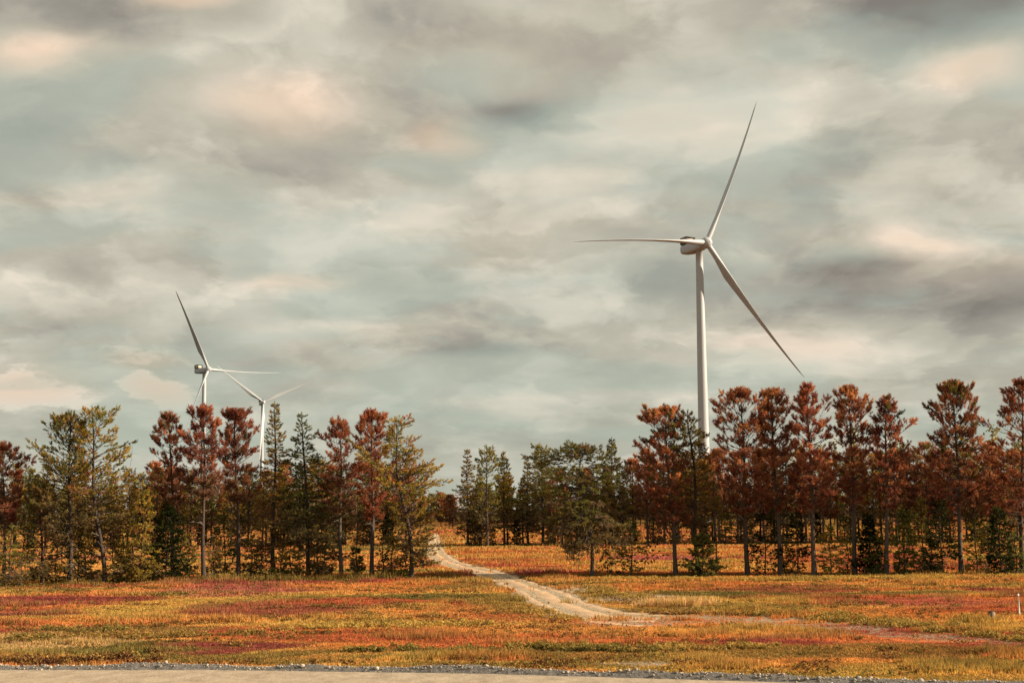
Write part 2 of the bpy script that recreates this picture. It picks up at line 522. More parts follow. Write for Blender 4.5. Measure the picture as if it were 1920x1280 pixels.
# (x, y, half width, half height in the photograph, colour, amount, plant cover)
MAR, RUST, ORA, GOLD, YEL, OLI, GRN, PINK = [k * np.array([1.50, 1.40, 2.1]) for k in (MAR, RUST, ORA, GOLD, YEL, OLI, GRN, PINK)]
STR, SALM = STR * np.array([1.3, 1.2, 1.0]), SALM * np.array([1.3, 1.25, 1.4])
PATCH = [
    (430, 1107, 190, 10, PINK, .8, 1), (100, 1127, 190, 9, MAR, .75, 1), (520, 1140, 190, 15, MAR, .7, 1), (60, 1150, 110, 8, MAR, .6, 1),
    (640, 1127, 170, 8, RUST, .8, 1), (900, 1130, 90, 8, RUST, .7, 1), (200, 1112, 130, 7, ORA, .7, 1), (700, 1100, 160, 8, ORA, .7, 1),
    (220, 1142, 120, 8, YEL, .7, 1), (700, 1165, 330, 9, YEL, .75, 1), (650, 1170, 120, 5, GRN, .6, 1), (250, 1180, 150, 10, OLI, .7, 1),
    (420, 1212, 180, 8, MAR, .8, 1), (640, 1192, 260, 10, RUST, .65, 1), (90, 1204, 130, 16, STR, .7, .9), (500, 1231, 190, 9, OLI, .8, 1),
    (100, 1240, 170, 6, DKB, .8, 1), (860, 1220, 160, 10, RUST, .4, 1), (780, 1222, 120, 7, OLI, .6, 1), (860, 1240, 220, 8, OLI, .6, 1),
    (880, 1100, 80, 10, OLI, .6, 1), (950, 1130, 90, 16, OLI, .65, 1), (920, 1155, 160, 8, RUST, .4, 1), (1050, 1150, 90, 6, OLI, .5, 1),
    (1450, 1101, 190, 9, MAR, .62, 1), (1880, 1110, 75, 9, MAR, .75, 1), (1560, 1125, 250, 12, RUST, .65, 1), (1720, 1132, 200, 12, PINK, .45, 1),
    (1350, 1128, 170, 7, YEL, .75, 1), (1300, 1096, 250, 7, ORA, .7, 1), (1700, 1092, 280, 7, GOLD, .7, 1), (1200, 1100, 80, 8, ORA, .6, 1),
    (1420, 1140, 120, 8, GRN, .6, 1), (1130, 1180, 300, 12, GOLD, .75, 1), (1040, 1195, 120, 9, SALM, .7, 1), (1230, 1200, 140, 9, SALM, .45, 1),
    (1680, 1199, 190, 7, SALM, .85, 1), (1250, 1226, 340, 14, OLI, .6, 1), (1010, 1218, 150, 7, GRN, .6, 1), (1850, 1172, 130, 12, YEL, .7, 1),
    (1640, 1225, 260, 16, OLI, .6, 1), (1860, 1225, 140, 12, DKB, .35, 1), (1272, 1130, 44, 12, STR, .95, 1), (1450, 1180, 200, 8, YEL, .5, 1),
    (1180, 1120, 70, 6, SANDC, .9, .25), (1105, 1105, 42, 6, SANDC, .9, .25), (1150, 1237, 90, 4, STR, .6, .5), (1210, 1130, 50, 5, SANDC, .7, .4),
    (1180, 1240, 60, 3, SANDC, .6, .3),
    # fields between the rows
    (1250, 1046, 110, 6, PINK, .8, 1), (1300, 1060, 260, 6, GOLD, .6, 1), (1000, 1040, 150, 5, GOLD, .7, 1), (1000, 1052, 160, 5, ORA, .5, 1),
    (1600, 1045, 200, 8, RUST, .4, 1), (600, 1050, 200, 8, GOLD, .5, 1), (500, 1062, 200, 6, RUST, .35, 1), (1250, 997, 220, 3, RUST, .5, 1),
    (1500, 1003, 300, 3, GOLD, .6, 1), (1880, 1000, 90, 6, ORA, .6, 1),
]
PG = []
for (px, py, rx, ry, c, a, cv) in PATCH:
    g = flatG(px, py)
    g1, g2 = flatG(px, py - ry), flatG(px, py + ry)
    PG.append((g[0], (g1[1] + g2[1]) / 2, abs(flatG(px + rx, py)[0] - g[0]), max(0.35, (g1[1] - g2[1]) / 2), c, a, cv))


def row1_y(x):
    return np.interp(x, [-60, -32, -20, -8, 6, 20, 33, 60], [101, 103.0, 106.5, 107.5, 108, 107.5, 106.8, 105])


def row2_y(x):
    return 205.5 - 0.11 * np.asarray(x)


def row3_y(x):
    return 405 - 0.12 * np.asarray(x)


def heath(x, y):
    """natural colour of the plants and their cover at points of the field"""
    x = np.asarray(x, float); y = np.asarray(y, float)
    wx = x + 2.2 * (fbm(x / 5, y / 3, 41, 3) - 0.5) * 2; wy = y + 2.6 * (fbm(x / 6, y / 3.2, 43, 3) - 0.5) * 2
    f = fbm(wx / 17, wy / 6.0, 21, 4); f = np.clip((f - 0.5) * 1.9 + 0.5, 0, 1)
    stops = [(0.0, MAR * 1.1), (0.18, RUST), (0.38, ORA), (0.58, GOLD), (0.76, YEL), (0.88, OLI), (1.0, GRN)]
    c = np.stack([np.interp(f, [s[0] for s in stops], [s[1][k] for s in stops]) for k in range(3)], -1)
    cover = np.ones(x.shape)
    for (gx, gy, ax, ay, cc, a, cv) in PG:
        q = ((wx - gx) / ax) ** 2 + ((wy - gy) / ay) ** 2
        w = min(1.0, a * 1.2) * (1 - smooth(0.4, 1.4, q))
        c = c * (1 - w[..., None]) + cc * w[..., None]
        cover = np.minimum(cover, 1 - (1 - cv) * (1 - smooth(0.6, 1.3, q)))
    # grass under the rows of trees, darkened to paint in their shadow strip
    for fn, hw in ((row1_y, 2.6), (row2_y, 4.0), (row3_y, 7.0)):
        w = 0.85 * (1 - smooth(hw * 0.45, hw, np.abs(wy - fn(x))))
        c = c * (1 - w[..., None]) + GRASS_SHADE * w[..., None]
    # bare edge of the road
    w = 0.8 * (1 - smooth(0.2, 0.9, y - berm_y(x)))
    cover = cover * (1 - w)
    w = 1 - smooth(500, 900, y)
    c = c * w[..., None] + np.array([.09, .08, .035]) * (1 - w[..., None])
    return c, cover


# ------------------------------------------------------------------ ground, road, track
def axis(parts):
    out = [np.arange(a, b, s) for a, b, s in parts]
    return np.unique(np.round(np.concatenate(out), 3))


gx = np.r_[-7000, -4500, -3000, -2000, -1400, -1000, -700, -500, -350, -250, -180, -140, axis([(-110, -46, 2.5), (-46, 46, 0.55), (46, 112, 2.5)]),
           140, 180, 250, 350, 500, 700, 1000, 1400, 2000, 3000, 4500, 7000]
gy = np.r_[-3000, -1000, -300, -100, -40, -10, 10, 25, axis([(34, 130, 0.55), (130, 300, 1.5), (300, 480, 5)]), 520, 600, 700, 850, 1000, 1400, 2000, 3000, 4500, 7000, 11000]
X, Y = np.meshgrid(gx, gy)
Z = hgt(X.ravel(), Y.ravel()).reshape(X.shape)
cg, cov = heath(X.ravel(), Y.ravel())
tdist, tfade = track_dist(X.ravel(), Y.ravel())
soil = cg * 0.36 * cov[:, None] + SANDC * 0.9 * (1 - cov)[:, None]  # ground far darker than its plants, shrub shadow put into the gaps
wts = (1 - smooth(-0.2, 0.7, tdist)) * (1 - 0.5 * tfade); wts = np.where(Y.ravel() < 300, wts, 0)
soil = soil * (1 - wts[:, None]) + np.array([.42, .33, .23]) * wts[:, None]
nx_, ny_ = len(gx), len(gy)
ii, jj = np.meshgrid(np.arange(ny_ - 1), np.arange(nx_ - 1), indexing='ij')
Q = np.stack([ii * nx_ + jj, ii * nx_ + jj + 1, (ii + 1) * nx_ + jj + 1, (ii + 1) * nx_ + jj], -1).reshape(-1, 4)
g = mesh_np('ground', np.stack([X.ravel(), Y.ravel(), Z.ravel()], -1), [Q], M_SOIL, None, soil, True)
tag(g, 'flat heath ground under the red and gold low plants', kind='structure')

# gravel road in the foreground: from the berm towards and past the camera
rx = np.r_[np.arange(-300, -40, 10.0), np.arange(-40, 40, 0.7), np.arange(40, 301, 10.0)]
rs = np.r_[0, 0.4, 0.8, 1.2, 1.8, 2.5, 3.5, 5, 6.5, 8]
V = []
for s in rs:
    yy = berm_y(rx) - 0.05 - s
    V.append(np.stack([rx, yy, 0.012 + 0.02 * np.minimum(s, 3) * (0.5 + fbm(rx / 3, yy * 2, 77, 2)) * (s < 7.5)], -1))
V = np.concatenate(V)
n1 = len(rx)
ii, jj = np.meshgrid(np.arange(len(rs) - 1), np.arange(n1 - 1), indexing='ij')
Q = np.stack([ii * n1 + jj, (ii + 1) * n1 + jj, (ii + 1) * n1 + jj + 1, ii * n1 + jj + 1], -1).reshape(-1, 4)
o = mesh_np('gravel_road', V, [Q], M_ROAD, None, None, True)
tag(o, 'pale packed gravel road along the bottom of the picture', kind='structure')

# low windrow of gravel on its far edge
bx = np.arange(-70, 60, 0.11)
prof = [(-0.62, 0.0), (-0.42, 0.05), (-0.25, 0.13), (-0.10, 0.185), (0.04, 0.2), (0.2, 0.16), (0.42, 0.07), (0.7, -0.03)]
V = []
for k, (dy, dz) in enumerate(prof):
    yy = berm_y(bx) + 0.1 + dy * .8 + 0.12 * (fbm(bx * 1.3, bx * 0 + k * .4, 55, 3) - 0.5)
    sc = 0.30 + 0.95 * fbm(bx * 0.5, bx * 0 + 3, 57, 3)
    zz_ = dz * sc + (0.05 * (fbm(bx * 4, bx * 0 + k * 1.7, 59, 2) - 0.5) if 0 < k < 7 else 0)
    V.append(np.stack([bx, yy, zz_ + 0.003], -1))
V = np.concatenate(V); n1 = len(bx)
ii, jj = np.meshgrid(np.arange(len(prof) - 1), np.arange(n1 - 1), indexing='ij')
Q = np.stack([ii * n1 + jj, ii * n1 + jj + 1, (ii + 1) * n1 + jj + 1, (ii + 1) * n1 + jj], -1).reshape(-1, 4)
o = mesh_np('gravel_berm', V, [Q], M_BERM, None, None, True)
tag(o, 'low grey gravel ridge between the road and the heath', kind='structure')

# stones lying on the ridge
phi = (1 + 5 ** .5) / 2
ICO = np.array([(-1, phi, 0), (1, phi, 0), (-1, -phi, 0), (1, -phi, 0), (0, -1, phi), (0, 1, phi), (0, -1, -phi), (0, 1, -phi), (phi, 0, -1), (phi, 0, 1), (-phi, 0, -1), (-phi, 0, 1)]) / 1.9
ICF = np.array([(0, 11, 5), (0, 5, 1), (0, 1, 7), (0, 7, 10), (0, 10, 11), (1, 5, 9), (5, 11, 4), (11, 10, 2), (10, 7, 6), (7, 1, 8), (3, 9, 4), (3, 4, 2), (3, 2, 6), (3, 6, 8), (3, 8, 9), (4, 9, 5), (2, 4, 11), (6, 2, 10), (8, 6, 7), (9, 8, 1)])


def stones(n, xr, yfun, size, name, label):
    x = rng.uniform(*xr, n); dy = yfun(n)
    y = berm_y(x) + dy
    s = size(n)
    pz = np.interp(dy - 0.1, [p[0] for p in prof], [p[1] for p in prof]) * (0.30 + 0.95 * fbm(x * 0.5, x * 0 + 3, 57, 3))
    pz = np.maximum(pz, 0.0) + s * 0.25
    sc = s[:, None, None] * rng.uniform(0.6, 1.15, (n, 1, 3)) * np.array([1.15, 1.0, 0.8])
    V = ICO[None] * (1 + rng.uniform(-.22, .22, (n, 12, 1))) * sc
    a = rng.uniform(0, 6.28, n); ca, sa = np.cos(a)[:, None], np.sin(a)[:, None]
    V = np.stack([V[..., 0] * ca - V[..., 1] * sa, V[..., 0] * sa + V[..., 1] * ca, V[..., 2]], -1)
    V += np.stack([x, y, pz], -1)[:, None]
    T = (ICF[None] + 12 * np.arange(n)[:, None, None]).reshape(-1, 3)
    t = rng.uniform(0, 1, n)[:, None]
    c = np.array([.16, .145, .13]) * (1 - t) + np.array([.46, .385, .30]) * t
    o = mesh_np(name, V.reshape(-1, 3), [T], M_STONE, None, np.repeat(c, 12, 0))
    tag(o, label, kind='stuff')


stones(3600, (-32, 30), lambda n: rng.normal(0.12, 0.24, n), lambda n: np.clip(rng.lognormal(-3.8, 0.5, n), .012, .085), 'gravel_stones', 'loose pale stones scattered along the gravel ridge')
stones(900, (-30, 28), lambda n: rng.uniform(-6, -0.4, n), lambda n: np.clip(rng.lognormal(-4.1, 0.35, n), .008, .04), 'road_grit', 'small loose grit lying on the gravel road')

# sandy track
NT_, NX_ = 170, 11
dl = np.linspace(0, 13.25, NT_)
def pl(P, t):
    return np.stack([np.interp(t, np.arange(len(P)), P[:, k]) for k in range(2)], -1)
Lp, Rp = pl(TL, dl), pl(TR_, dl)
V = []
for k in range(NX_):
    f = k / (NX_ - 1)
    f2 = np.full(NT_, f)
    if k in (0, NX_ - 1):
        f2 = f2 + 0.10 * (fbm(dl * 3.1, dl * 0 + k, 63, 3) - 0.5) * 2
    P = Lp * (1 - f2[:, None]) + Rp * f2[:, None]
    rut = -0.035 * (math.exp(-((f - .28) / .09) ** 2) + math.exp(-((f - .72) / .09) ** 2))
    z = hgt(P[:, 0], P[:, 1]) + 0.03 + rut * 2.2 + 0.02 * (fbm(P[:, 0] * 1.5, P[:, 1] * .7, 71, 2) - .5)
    if k in (0, NX_ - 1):
        z -= 0.06
    V.append(np.c_[P, z])
V = np.concatenate(V)
ii, jj = np.meshgrid(np.arange(NX_ - 1), np.arange(NT_ - 1), indexing='ij')
Q = np.stack([ii * NT_ + jj, (ii + 1) * NT_ + jj, (ii + 1) * NT_ + jj + 1, ii * NT_ + jj + 1], -1).reshape(-1, 4)
o = mesh_np('sandy_track', V, [Q], M_SAND, None, None, True)
tag(o, 'pale sandy track winding away between the trees', kind='structure')


# ------------------------------------------------------------------ low plants of the heath
def blades(P, hh, ww, nb, colr, lean=0.55, spread=0.5, tri=False):
    """upright leaf-shaped blades: P (n,3) roots of tufts"""
    n = len(P)
    P = np.repeat(P, nb, 0); hh = np.repeat(hh, nb); ww = np.repeat(ww, nb); c = np.repeat(colr, nb, 0)
    N = n * nb
    az = rng.uniform(0, 2 * np.pi, N); r = np.sqrt(rng.uniform(0, 1, N)) * spread
    hh = hh * rng.uniform(0.55, 1.15, N)
    root = P + np.stack([np.cos(az) * r * hh * 1.3, np.sin(az) * r * hh * 1.3, -0.02 * np.ones(N)], -1)
    az2 = az + rng.normal(0, 0.6, N); tl = rng.uniform(0, lean, N)
    tip = root + np.stack([np.cos(az2) * tl * hh, np.sin(az2) * tl * hh, hh], -1)
    fa = rng.uniform(0, np.pi, N)
    side = np.stack([np.cos(fa), np.sin(fa), rng.uniform(-.3, .3, N)], -1) * (ww * rng.uniform(.7, 1.3, N))[:, None] * 0.5
    mid = root * 0.45 + tip * 0.55
    if tri:
        V = np.stack([root + side * .8, tip, root - side * .8], 1).reshape(-1, 3)
        c = c * rng.uniform(0.72, 1.27, (N, 1)) * (1 + rng.normal(0, .06, (N, 3)))
        return V, np.arange(3 * N).reshape(-1, 3), np.repeat(np.clip(c, .01, .8), 3, 0)
    V = np.stack([root, mid + side, tip, mid - side], 1).reshape(-1, 3)
    c = c * rng.uniform(0.72, 1.28, (N, 1)) * (1 + rng.normal(0, .06, (N, 3)))
    Q = np.arange(4 * N).reshape(-1, 4)
    return V, Q, np.repeat(np.clip(c, .01, .8), 4, 0)


def mounds(P, hh, nl, colr):
    """low leafy bushes: small leaves spread through a dome"""
    n = len(P); N = n * nl
    P = np.repeat(P, nl, 0); hh = np.repeat(hh, nl); c = np.repeat(colr, nl, 0)
    d = rng.normal(size=(N, 3)); d[:, 2] = np.abs(d[:, 2]); d /= np.linalg.norm(d, axis=1)[:, None]
    r = rng.uniform(.35, 1, N) ** .5
    p = P + d * (r * hh)[:, None] * np.array([.9, .9, 1.0]) * .85
    a = rng.normal(size=(N, 3)); a /= np.linalg.norm(a, axis=1)[:, None]
    b = np.cross(a, rng.normal(size=(N, 3))); b /= np.linalg.norm(b, axis=1)[:, None]
    ln = (rng.uniform(.03, .065, N))[:, None]
    V = np.stack([p - a * ln, p + b * ln * .55, p + a * ln, p - b * ln * .55], 1).reshape(-1, 3)
    tip = (r > .85) & (d[:, 2] > .5)
    c = c * rng.uniform(.7, 1.3, (N, 1))
    c = np.where(tip[:, None], c * .75 + YEL * .28, c)  # outer top leaves yellowed, sunlit bush tops put into the colour
    return V, np.arange(4 * N).reshape(-1, 4), np.repeat(np.clip(c, .01, .8), 4, 0)


def scatter(y0, y1, dens, half=0.42):
    A = half * (y1 ** 2 - y0 ** 2)
    n = int(A * dens)
    y = np.sqrt(rng.uniform(y0 ** 2, y1 ** 2, n)); x = rng.uniform(-1, 1, n) * half * y
    return x, y


def keep_field(x, y):
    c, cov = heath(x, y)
    td, fade = track_dist(x, y)
    edge = td + 0.7 * (fbm(x * 1.1, y * .8, 91, 3) - 0.5)
    strip = (td < -0.55) & (fade < .3) & (fbm(x / .9, y / 2.2, 97, 2) > .66)
    pin = np.where(edge < 0, fade * (0.30 + 0.95 * smooth(0.38, 0.60, fbm(x / 2.4, y / 1.1, 95, 3))) + 0.012 + .16 * strip, 1.0)
    p = pin * cov * np.where(y < berm_y(x) + 0.18, 0, 1)
    k = rng.uniform(0, 1, len(x)) < p
    return x[k], y[k], c[k]


def hummock(x, y):
    """tall and low growth in streaks"""
    f = fbm(x / 3.4, y / 1.7, 131, 3)
    f2 = fbm(x / 9, y / 4.5, 137, 2)
    return 0.50 + 1.7 * smooth(0.48, 0.76, f) * smooth(0.30, 0.62, f2)


def field(name, label, zones, tall=None):
    VV, QQ, CC = [], [], []; n0 = 0
    for (y0, y1, dens, hh, ww, nb, half) in zones:
        x, y = scatter(y0, y1, dens, half)
        k = y > berm_y(x); x, y = x[k], y[k]
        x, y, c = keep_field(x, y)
        hm = hummock(x, y)
        # every so often a plant of another colour stands among its neighbours
        pick = rng.uniform(0, 1, len(x))
        pal = np.stack([GOLD, RUST, OLI, ORA, MAR])[rng.integers(0, 5, len(x))]
        wmix = (np.where(pick < 0.10, .45, 0.0))[:, None]
        c = c * (1 - wmix) + pal * wmix
        gr = (smooth(1.25, 1.9, hm) * 0.55)[:, None]
        c = c * (1 - gr) + (OLI * .6 + GRN * .4) * gr
        c = c * (0.84 + 0.34 * smooth(.3, .7, fbm(x / 1.1, y / .8, 151, 3)))[:, None]
        row = 1 - smooth(1.0, 2.4, np.abs(y - row1_y(x)))
        h_ = hh * hm * rng.uniform(0.75, 1.25, len(x)) * (1 + 0.5 * row)
        P = np.stack([x, y, hgt(x, y)], -1)
        V, Q, C = blades(P, h_, np.full(len(x), ww), nb, c, tri=True)
        VV.append(V); QQ.append(Q + n0); CC.append(C); n0 += len(V)
    o = mesh_np(name, np.concatenate(VV), [np.concatenate(QQ)], M_HEATH, None, np.concatenate(CC))
    tag(o, label, kind='stuff')
    return o


field('heath_plants', 'low red, orange and gold heath plants in front of the trees',
      [(41, 60, 66, .135, .046, 6, .42), (60, 84, 38, .15, .062, 6, .41), (84, 112, 22, .17, .085, 5, .40)])
field('far_heath_plants', 'low gold and rust heath plants in the fields behind the front trees',
      [(112, 150, 9, .22, .14, 4, .40), (150, 212, 4.2, .25, .20, 4, .40), (212, 300, 1.4, .30, .32, 3, .40), (300, 430, .6, .36, .45, 3, .40)])

# taller green bushes along the broken edges of the heath
LEDGE = [
    # polyline in the photograph, plants, height, colour, scatter in metres
    ([(1330, 1140), (1400, 1150), (1470, 1153), (1560, 1158), (1650, 1168), (1760, 1180), (1860, 1192), (1960, 1198)], 1500, .42, OLI * .6 + GRN * .4, .55),
    ([(1110, 1110), (1150, 1117), (1215, 1120)], 260, .42, OLI * .7 + GRN * .3, .35),
    ([(1060, 1098), (1110, 1100), (1140, 1108)], 200, .42, OLI, .35),
    ([(855, 1050), (905, 1064), (960, 1080), (1005, 1094), (1050, 1097)], 520, .34, OLI * .6 + DKB * .4, .4),
    ([(1195, 1146), (1260, 1150), (1330, 1152), (1380, 1150)], 420, .30, DKB * 1.3 + OLI * .3, .4),
    ([(1240, 1136), (1275, 1138), (1305, 1138)], 520, .55, STR, .35),
    ([(120, 1178), (170, 1175), (200, 1180)], 160, .45, GRN * .8, .4),
    ([(190, 1192), (260, 1195), (340, 1192), (430, 1187), (560, 1180)], 620, .34, OLI * .6 + DKB * .3, .5),
    ([(0, 1196), (60, 1195)], 140, .36, GRN * .8, .4),
    ([(560, 1176), (640, 1174), (800, 1172), (900, 1170)], 500, .28, YEL * .6 + GRN * .4, .4),
    ([(0, 1240), (90, 1238), (170, 1236), (300, 1235)], 700, .34, DKB, .45),
    ([(260, 1117), (330, 1115)], 160, .34, GRN * .7, .5),
    ([(680, 1222), (800, 1218), (900, 1224)], 420, .30, GRN * .7, .4),
    ([(990, 1216), (1100, 1217), (1190, 1220)], 460, .34, GRN * .8, .35),
    ([(1240, 1215), (1330, 1212), (1420, 1214)], 380, .28, OLI, .4),
    ([(870, 1108), (920, 1108)], 160, .34, GRN * .6 + DKB * .4, .4),
    ([(930, 1128), (985, 1142), (1040, 1156), (1100, 1163)], 420, .30, OLI, .4),
    ([(1500, 1085), (1700, 1084), (1920, 1083)], 900, .42, YEL * .7 + GRN * .3, .5),
    ([(1150, 1084), (1330, 1085), (1500, 1085)], 600, .36, YEL * .7 + GRN * .3, .5),
]
VV, QQ, CC = [], [], []; n0 = 0
for (pts, n, hh, c, sc) in LEDGE:
    P = np.array([flatG(*p)[:2] for p in pts])
    t = rng.uniform(0, len(P) - 1, n)
    q = pl(P, t) + rng.normal(0, sc * 1.5, (n, 2)) * np.array([1.4, 1.1])
    dens = fbm(q[:, 0] / 1.4, q[:, 1] / 1.0, 211, 2)
    q = q[dens > 0.53]; n = len(q)
    td, _ = track_dist(q[:, 0], q[:, 1])
    q = q[td > -0.5]; n = len(q)
    if not n:
        continue
    P3 = np.c_[q, hgt(q[:, 0], q[:, 1])]
    hv = hh * rng.uniform(.6, 1.2, n)
    cc = c[None] * rng.uniform(.75, 1.25, (n, 1))
    a = rng.uniform(0, 1, n) < .15
    cc[a] = cc[a] * .5 + YEL * .5
    if np.allclose(c, STR):
        V, Q, C = blades(P3, hv, np.full(n, .028), 12, cc, 0.8, 0.8)
    else:
        V, Q, C = mounds(P3, hv * .78, 24, cc)
    VV.append(V); QQ.append(Q + n0); CC.append(C); n0 += len(V)
xs_, ys_ = scatter(42, 104, .30)
k_ = (ys_ > berm_y(xs_) + .6) & (fbm(xs_ / 6, ys_ / 3, 171, 2) > .5) & (track_dist(xs_, ys_)[0] > .3)
xs_, ys_ = xs_[k_], ys_[k_]
xs_ = np.repeat(xs_, 7) + rng.normal(0, .45, 7 * len(xs_)); ys_ = np.repeat(ys_, 7) + rng.normal(0, .22, 7 * len(ys_))
cc_ = np.stack([OLI * .6, GRN * .7, DKB * 1.3, OLI * .4 + RUST * .2])[rng.integers(0, 4, len(xs_))]
V, Q, C = mounds(np.c_[xs_, ys_, hgt(xs_, ys_)], rng.uniform(.14, .30, len(xs_)), 14, cc_)
VV.append(V); QQ.append(Q + n0); CC.append(C); n0 += len(V)
o = mesh_np('heath_bushes', np.concatenate(VV), [np.concatenate(QQ)], M_HEATH, None, np.concatenate(CC))
tag(o, 'taller green and brown bushes along the broken edges of the heath', kind='stuff')


# ------------------------------------------------------------------ trees
BARK_D = np.array([.062, .047, .038]); BARK_G = np.array([.088, .072, .062]); BARK_R = np.array([.095, .052, .036]); TWIG = np.array([.26, .225, .195])
F_RUST = np.array([.295, .104, .062]); F_MAR = np.array([.150, .044, .034]); F_ORAN = np.array([.36, .145, .060]); F_GOLD = np.array([.32, .19, .042])
F_OLI = np.array([.14, .115, .032]); F_GRN = np.array([.065, .078, .026]); F_DGR = np.array([.028, .032, .014]); F_BRN = np.array([.125, .080, .048])
F_YG = np.array([.27, .24, .05]); F_SAL_LIT = np.array([.46, .20, .105])  # salmon and some orange boughs put sunlit highlights into the needle colour
F_MAR = np.array([.200, .074, .052]); F_BRN = np.array([.185, .122, .076]); F_OLI = np.array([.205, .165, .045]); F_GRN = np.array([.115, .108, .036])


TUFTS = []


class Tree:
    def __init__(self, seed):
        self.rg = np.random.default_rng(seed)
        self.wood = MB(); self.tp = []; self.ta = []; self.tl = []; self.tr = []; self.tc = []

    def tuft(self, p, a, l, r, c):
        self.tp.append(p); self.ta.append(a); self.tl.append(l); self.tr.append(r); self.tc.append(c)

    def needles(self, nb, width, name, mat, parent, flat=False):
        rg = self.rg
        P = np.array(self.tp); TUFTS.append((name, len(P))); A = np.array(self.ta); L = np.array(self.tl); Rr = np.array(self.tr); C = np.array(self.tc)
        A /= np.linalg.norm(A, axis=1)[:, None] + 1e-9
        n = len(P)
        rep = lambda q: np.repeat(q, nb, 0)
        P, A, L, Rr, C = map(rep, (P, A, L, Rr, C)); N = n * nb
        rnd = rg.normal(size=(N, 3)); side = rnd - (rnd * A).sum(1)[:, None] * A; side /= np.linalg.norm(side, axis=1)[:, None] + 1e-9
        t = rg.uniform(0, 1, N)
        root = P + A * (L * t * 0.8)[:, None]
        out = side * (Rr * rg.uniform(.6, 1.15, N) * (1 - 0.35 * t))[:, None] + A * (L * rg.uniform(.15, .45, N))[:, None]
        tip = root + out
        w = np.cross(out, rg.normal(size=(N, 3))); w /= np.linalg.norm(w, axis=1)[:, None] + 1e-9
        w = w * (width * rg.uniform(.6, 1.3, N))[:, None] * 0.5
        c = C * rg.uniform(.7, 1.3, (N, 1))
        mid = root * .5 + tip * .5
        if flat:
            V = np.stack([root, mid + w, tip, mid - w], 1).reshape(-1, 3); F_ = np.arange(4 * N).reshape(-1, 4); k = 4
        else:
            V = np.stack([root + w, tip, root - w], 1).reshape(-1, 3); F_ = np.arange(3 * N).reshape(-1, 3); k = 3
        return mesh_np(name, V, [F_], mat, parent, np.repeat(c, k, 0))


def bend(p0, d0, L, k, curve, rg, wob=0.08):
    """a branch: starts along d0, its pitch changes by curve (vertical pull)"""
    P = [np.array(p0, float)]; d = np.array(d0, float)
    for i in range(k):
        d = d + np.array([0, 0, curve / k]) + rg.normal(0, wob, 3)
        d /= np.linalg.norm(d)
        P.append(P[-1] + d * L / k)
    return np.array(P)


KIND = {
    #            crown   whorl  per  spread profile        pitch low, high  curve  tuft len, rad  sub-branches  clump
    'red':    dict(cb=.40, dz=.36, nb=6, pit=(0.05, .85), cur=.35, tl=.46, tr=.20, sub=.46, step=.36, droop=0, dead=9),
    'jack':   dict(cb=.30, dz=.38, nb=5, pit=(.05, .75), cur=.20, tl=.36, tr=.15, sub=.50, step=.28, droop=0, dead=8),
    'flat':   dict(cb=.30, dz=.34, nb=5, pit=(.20, .80), cur=.10, tl=.36, tr=.15, sub=.52, step=.28, droop=0, dead=10),
    'spruce': dict(cb=.22, dz=.32, nb=5, pit=(-.20, .55), cur=.10, tl=.34, tr=.15, sub=.44, step=.26, droop=0, dead=5),
    'broad':  dict(cb=.20, dz=.24, nb=6, pit=(-.05, .8), cur=-.25, tl=.38, tr=.16, sub=.50, step=.28, droop=.6, dead=14),
    'young':  dict(cb=.06, dz=.26, nb=6, pit=(.0, .6), cur=-.05, tl=.32, tr=.16, sub=.42, step=.24, droop=0, dead=0),
    'sapling': dict(cb=.08, dz=.26, nb=5, pit=(.15, .7), cur=-.25, tl=.30, tr=.14, sub=.42, step=.26, droop=0, dead=2),
}


def profile(kind, t):
    if kind == 'red':
        return np.interp(t, [0, .12, .35, .6, .8, .93, 1], [.60, .82, 1, .96, .72, .44, .20])
    if kind == 'jack':
        return np.interp(t, [0, .1, .3, .55, .8, .93, 1], [.75, 1, .95, .78, .50, .30, .14])
    if kind == 'flat':
        return np.interp(t, [0, .15, .4, .65, .85, .95, 1], [.55, .8, 1, .95, .66, .45, .25])
    if kind == 'broad':
        return np.interp(t, [0, .1, .3, .6, .8, .93, 1], [.8, .98, 1, 1, .88, .66, .35])
    if kind == 'spruce':
        return np.interp(t, [0, .1, .3, .6, .85, 1], [.85, 1, .88, .52, .20, .05])
    return np.interp(t, [0, .12, .4, .75, 1], [.85, 1, .75, .4, .1])


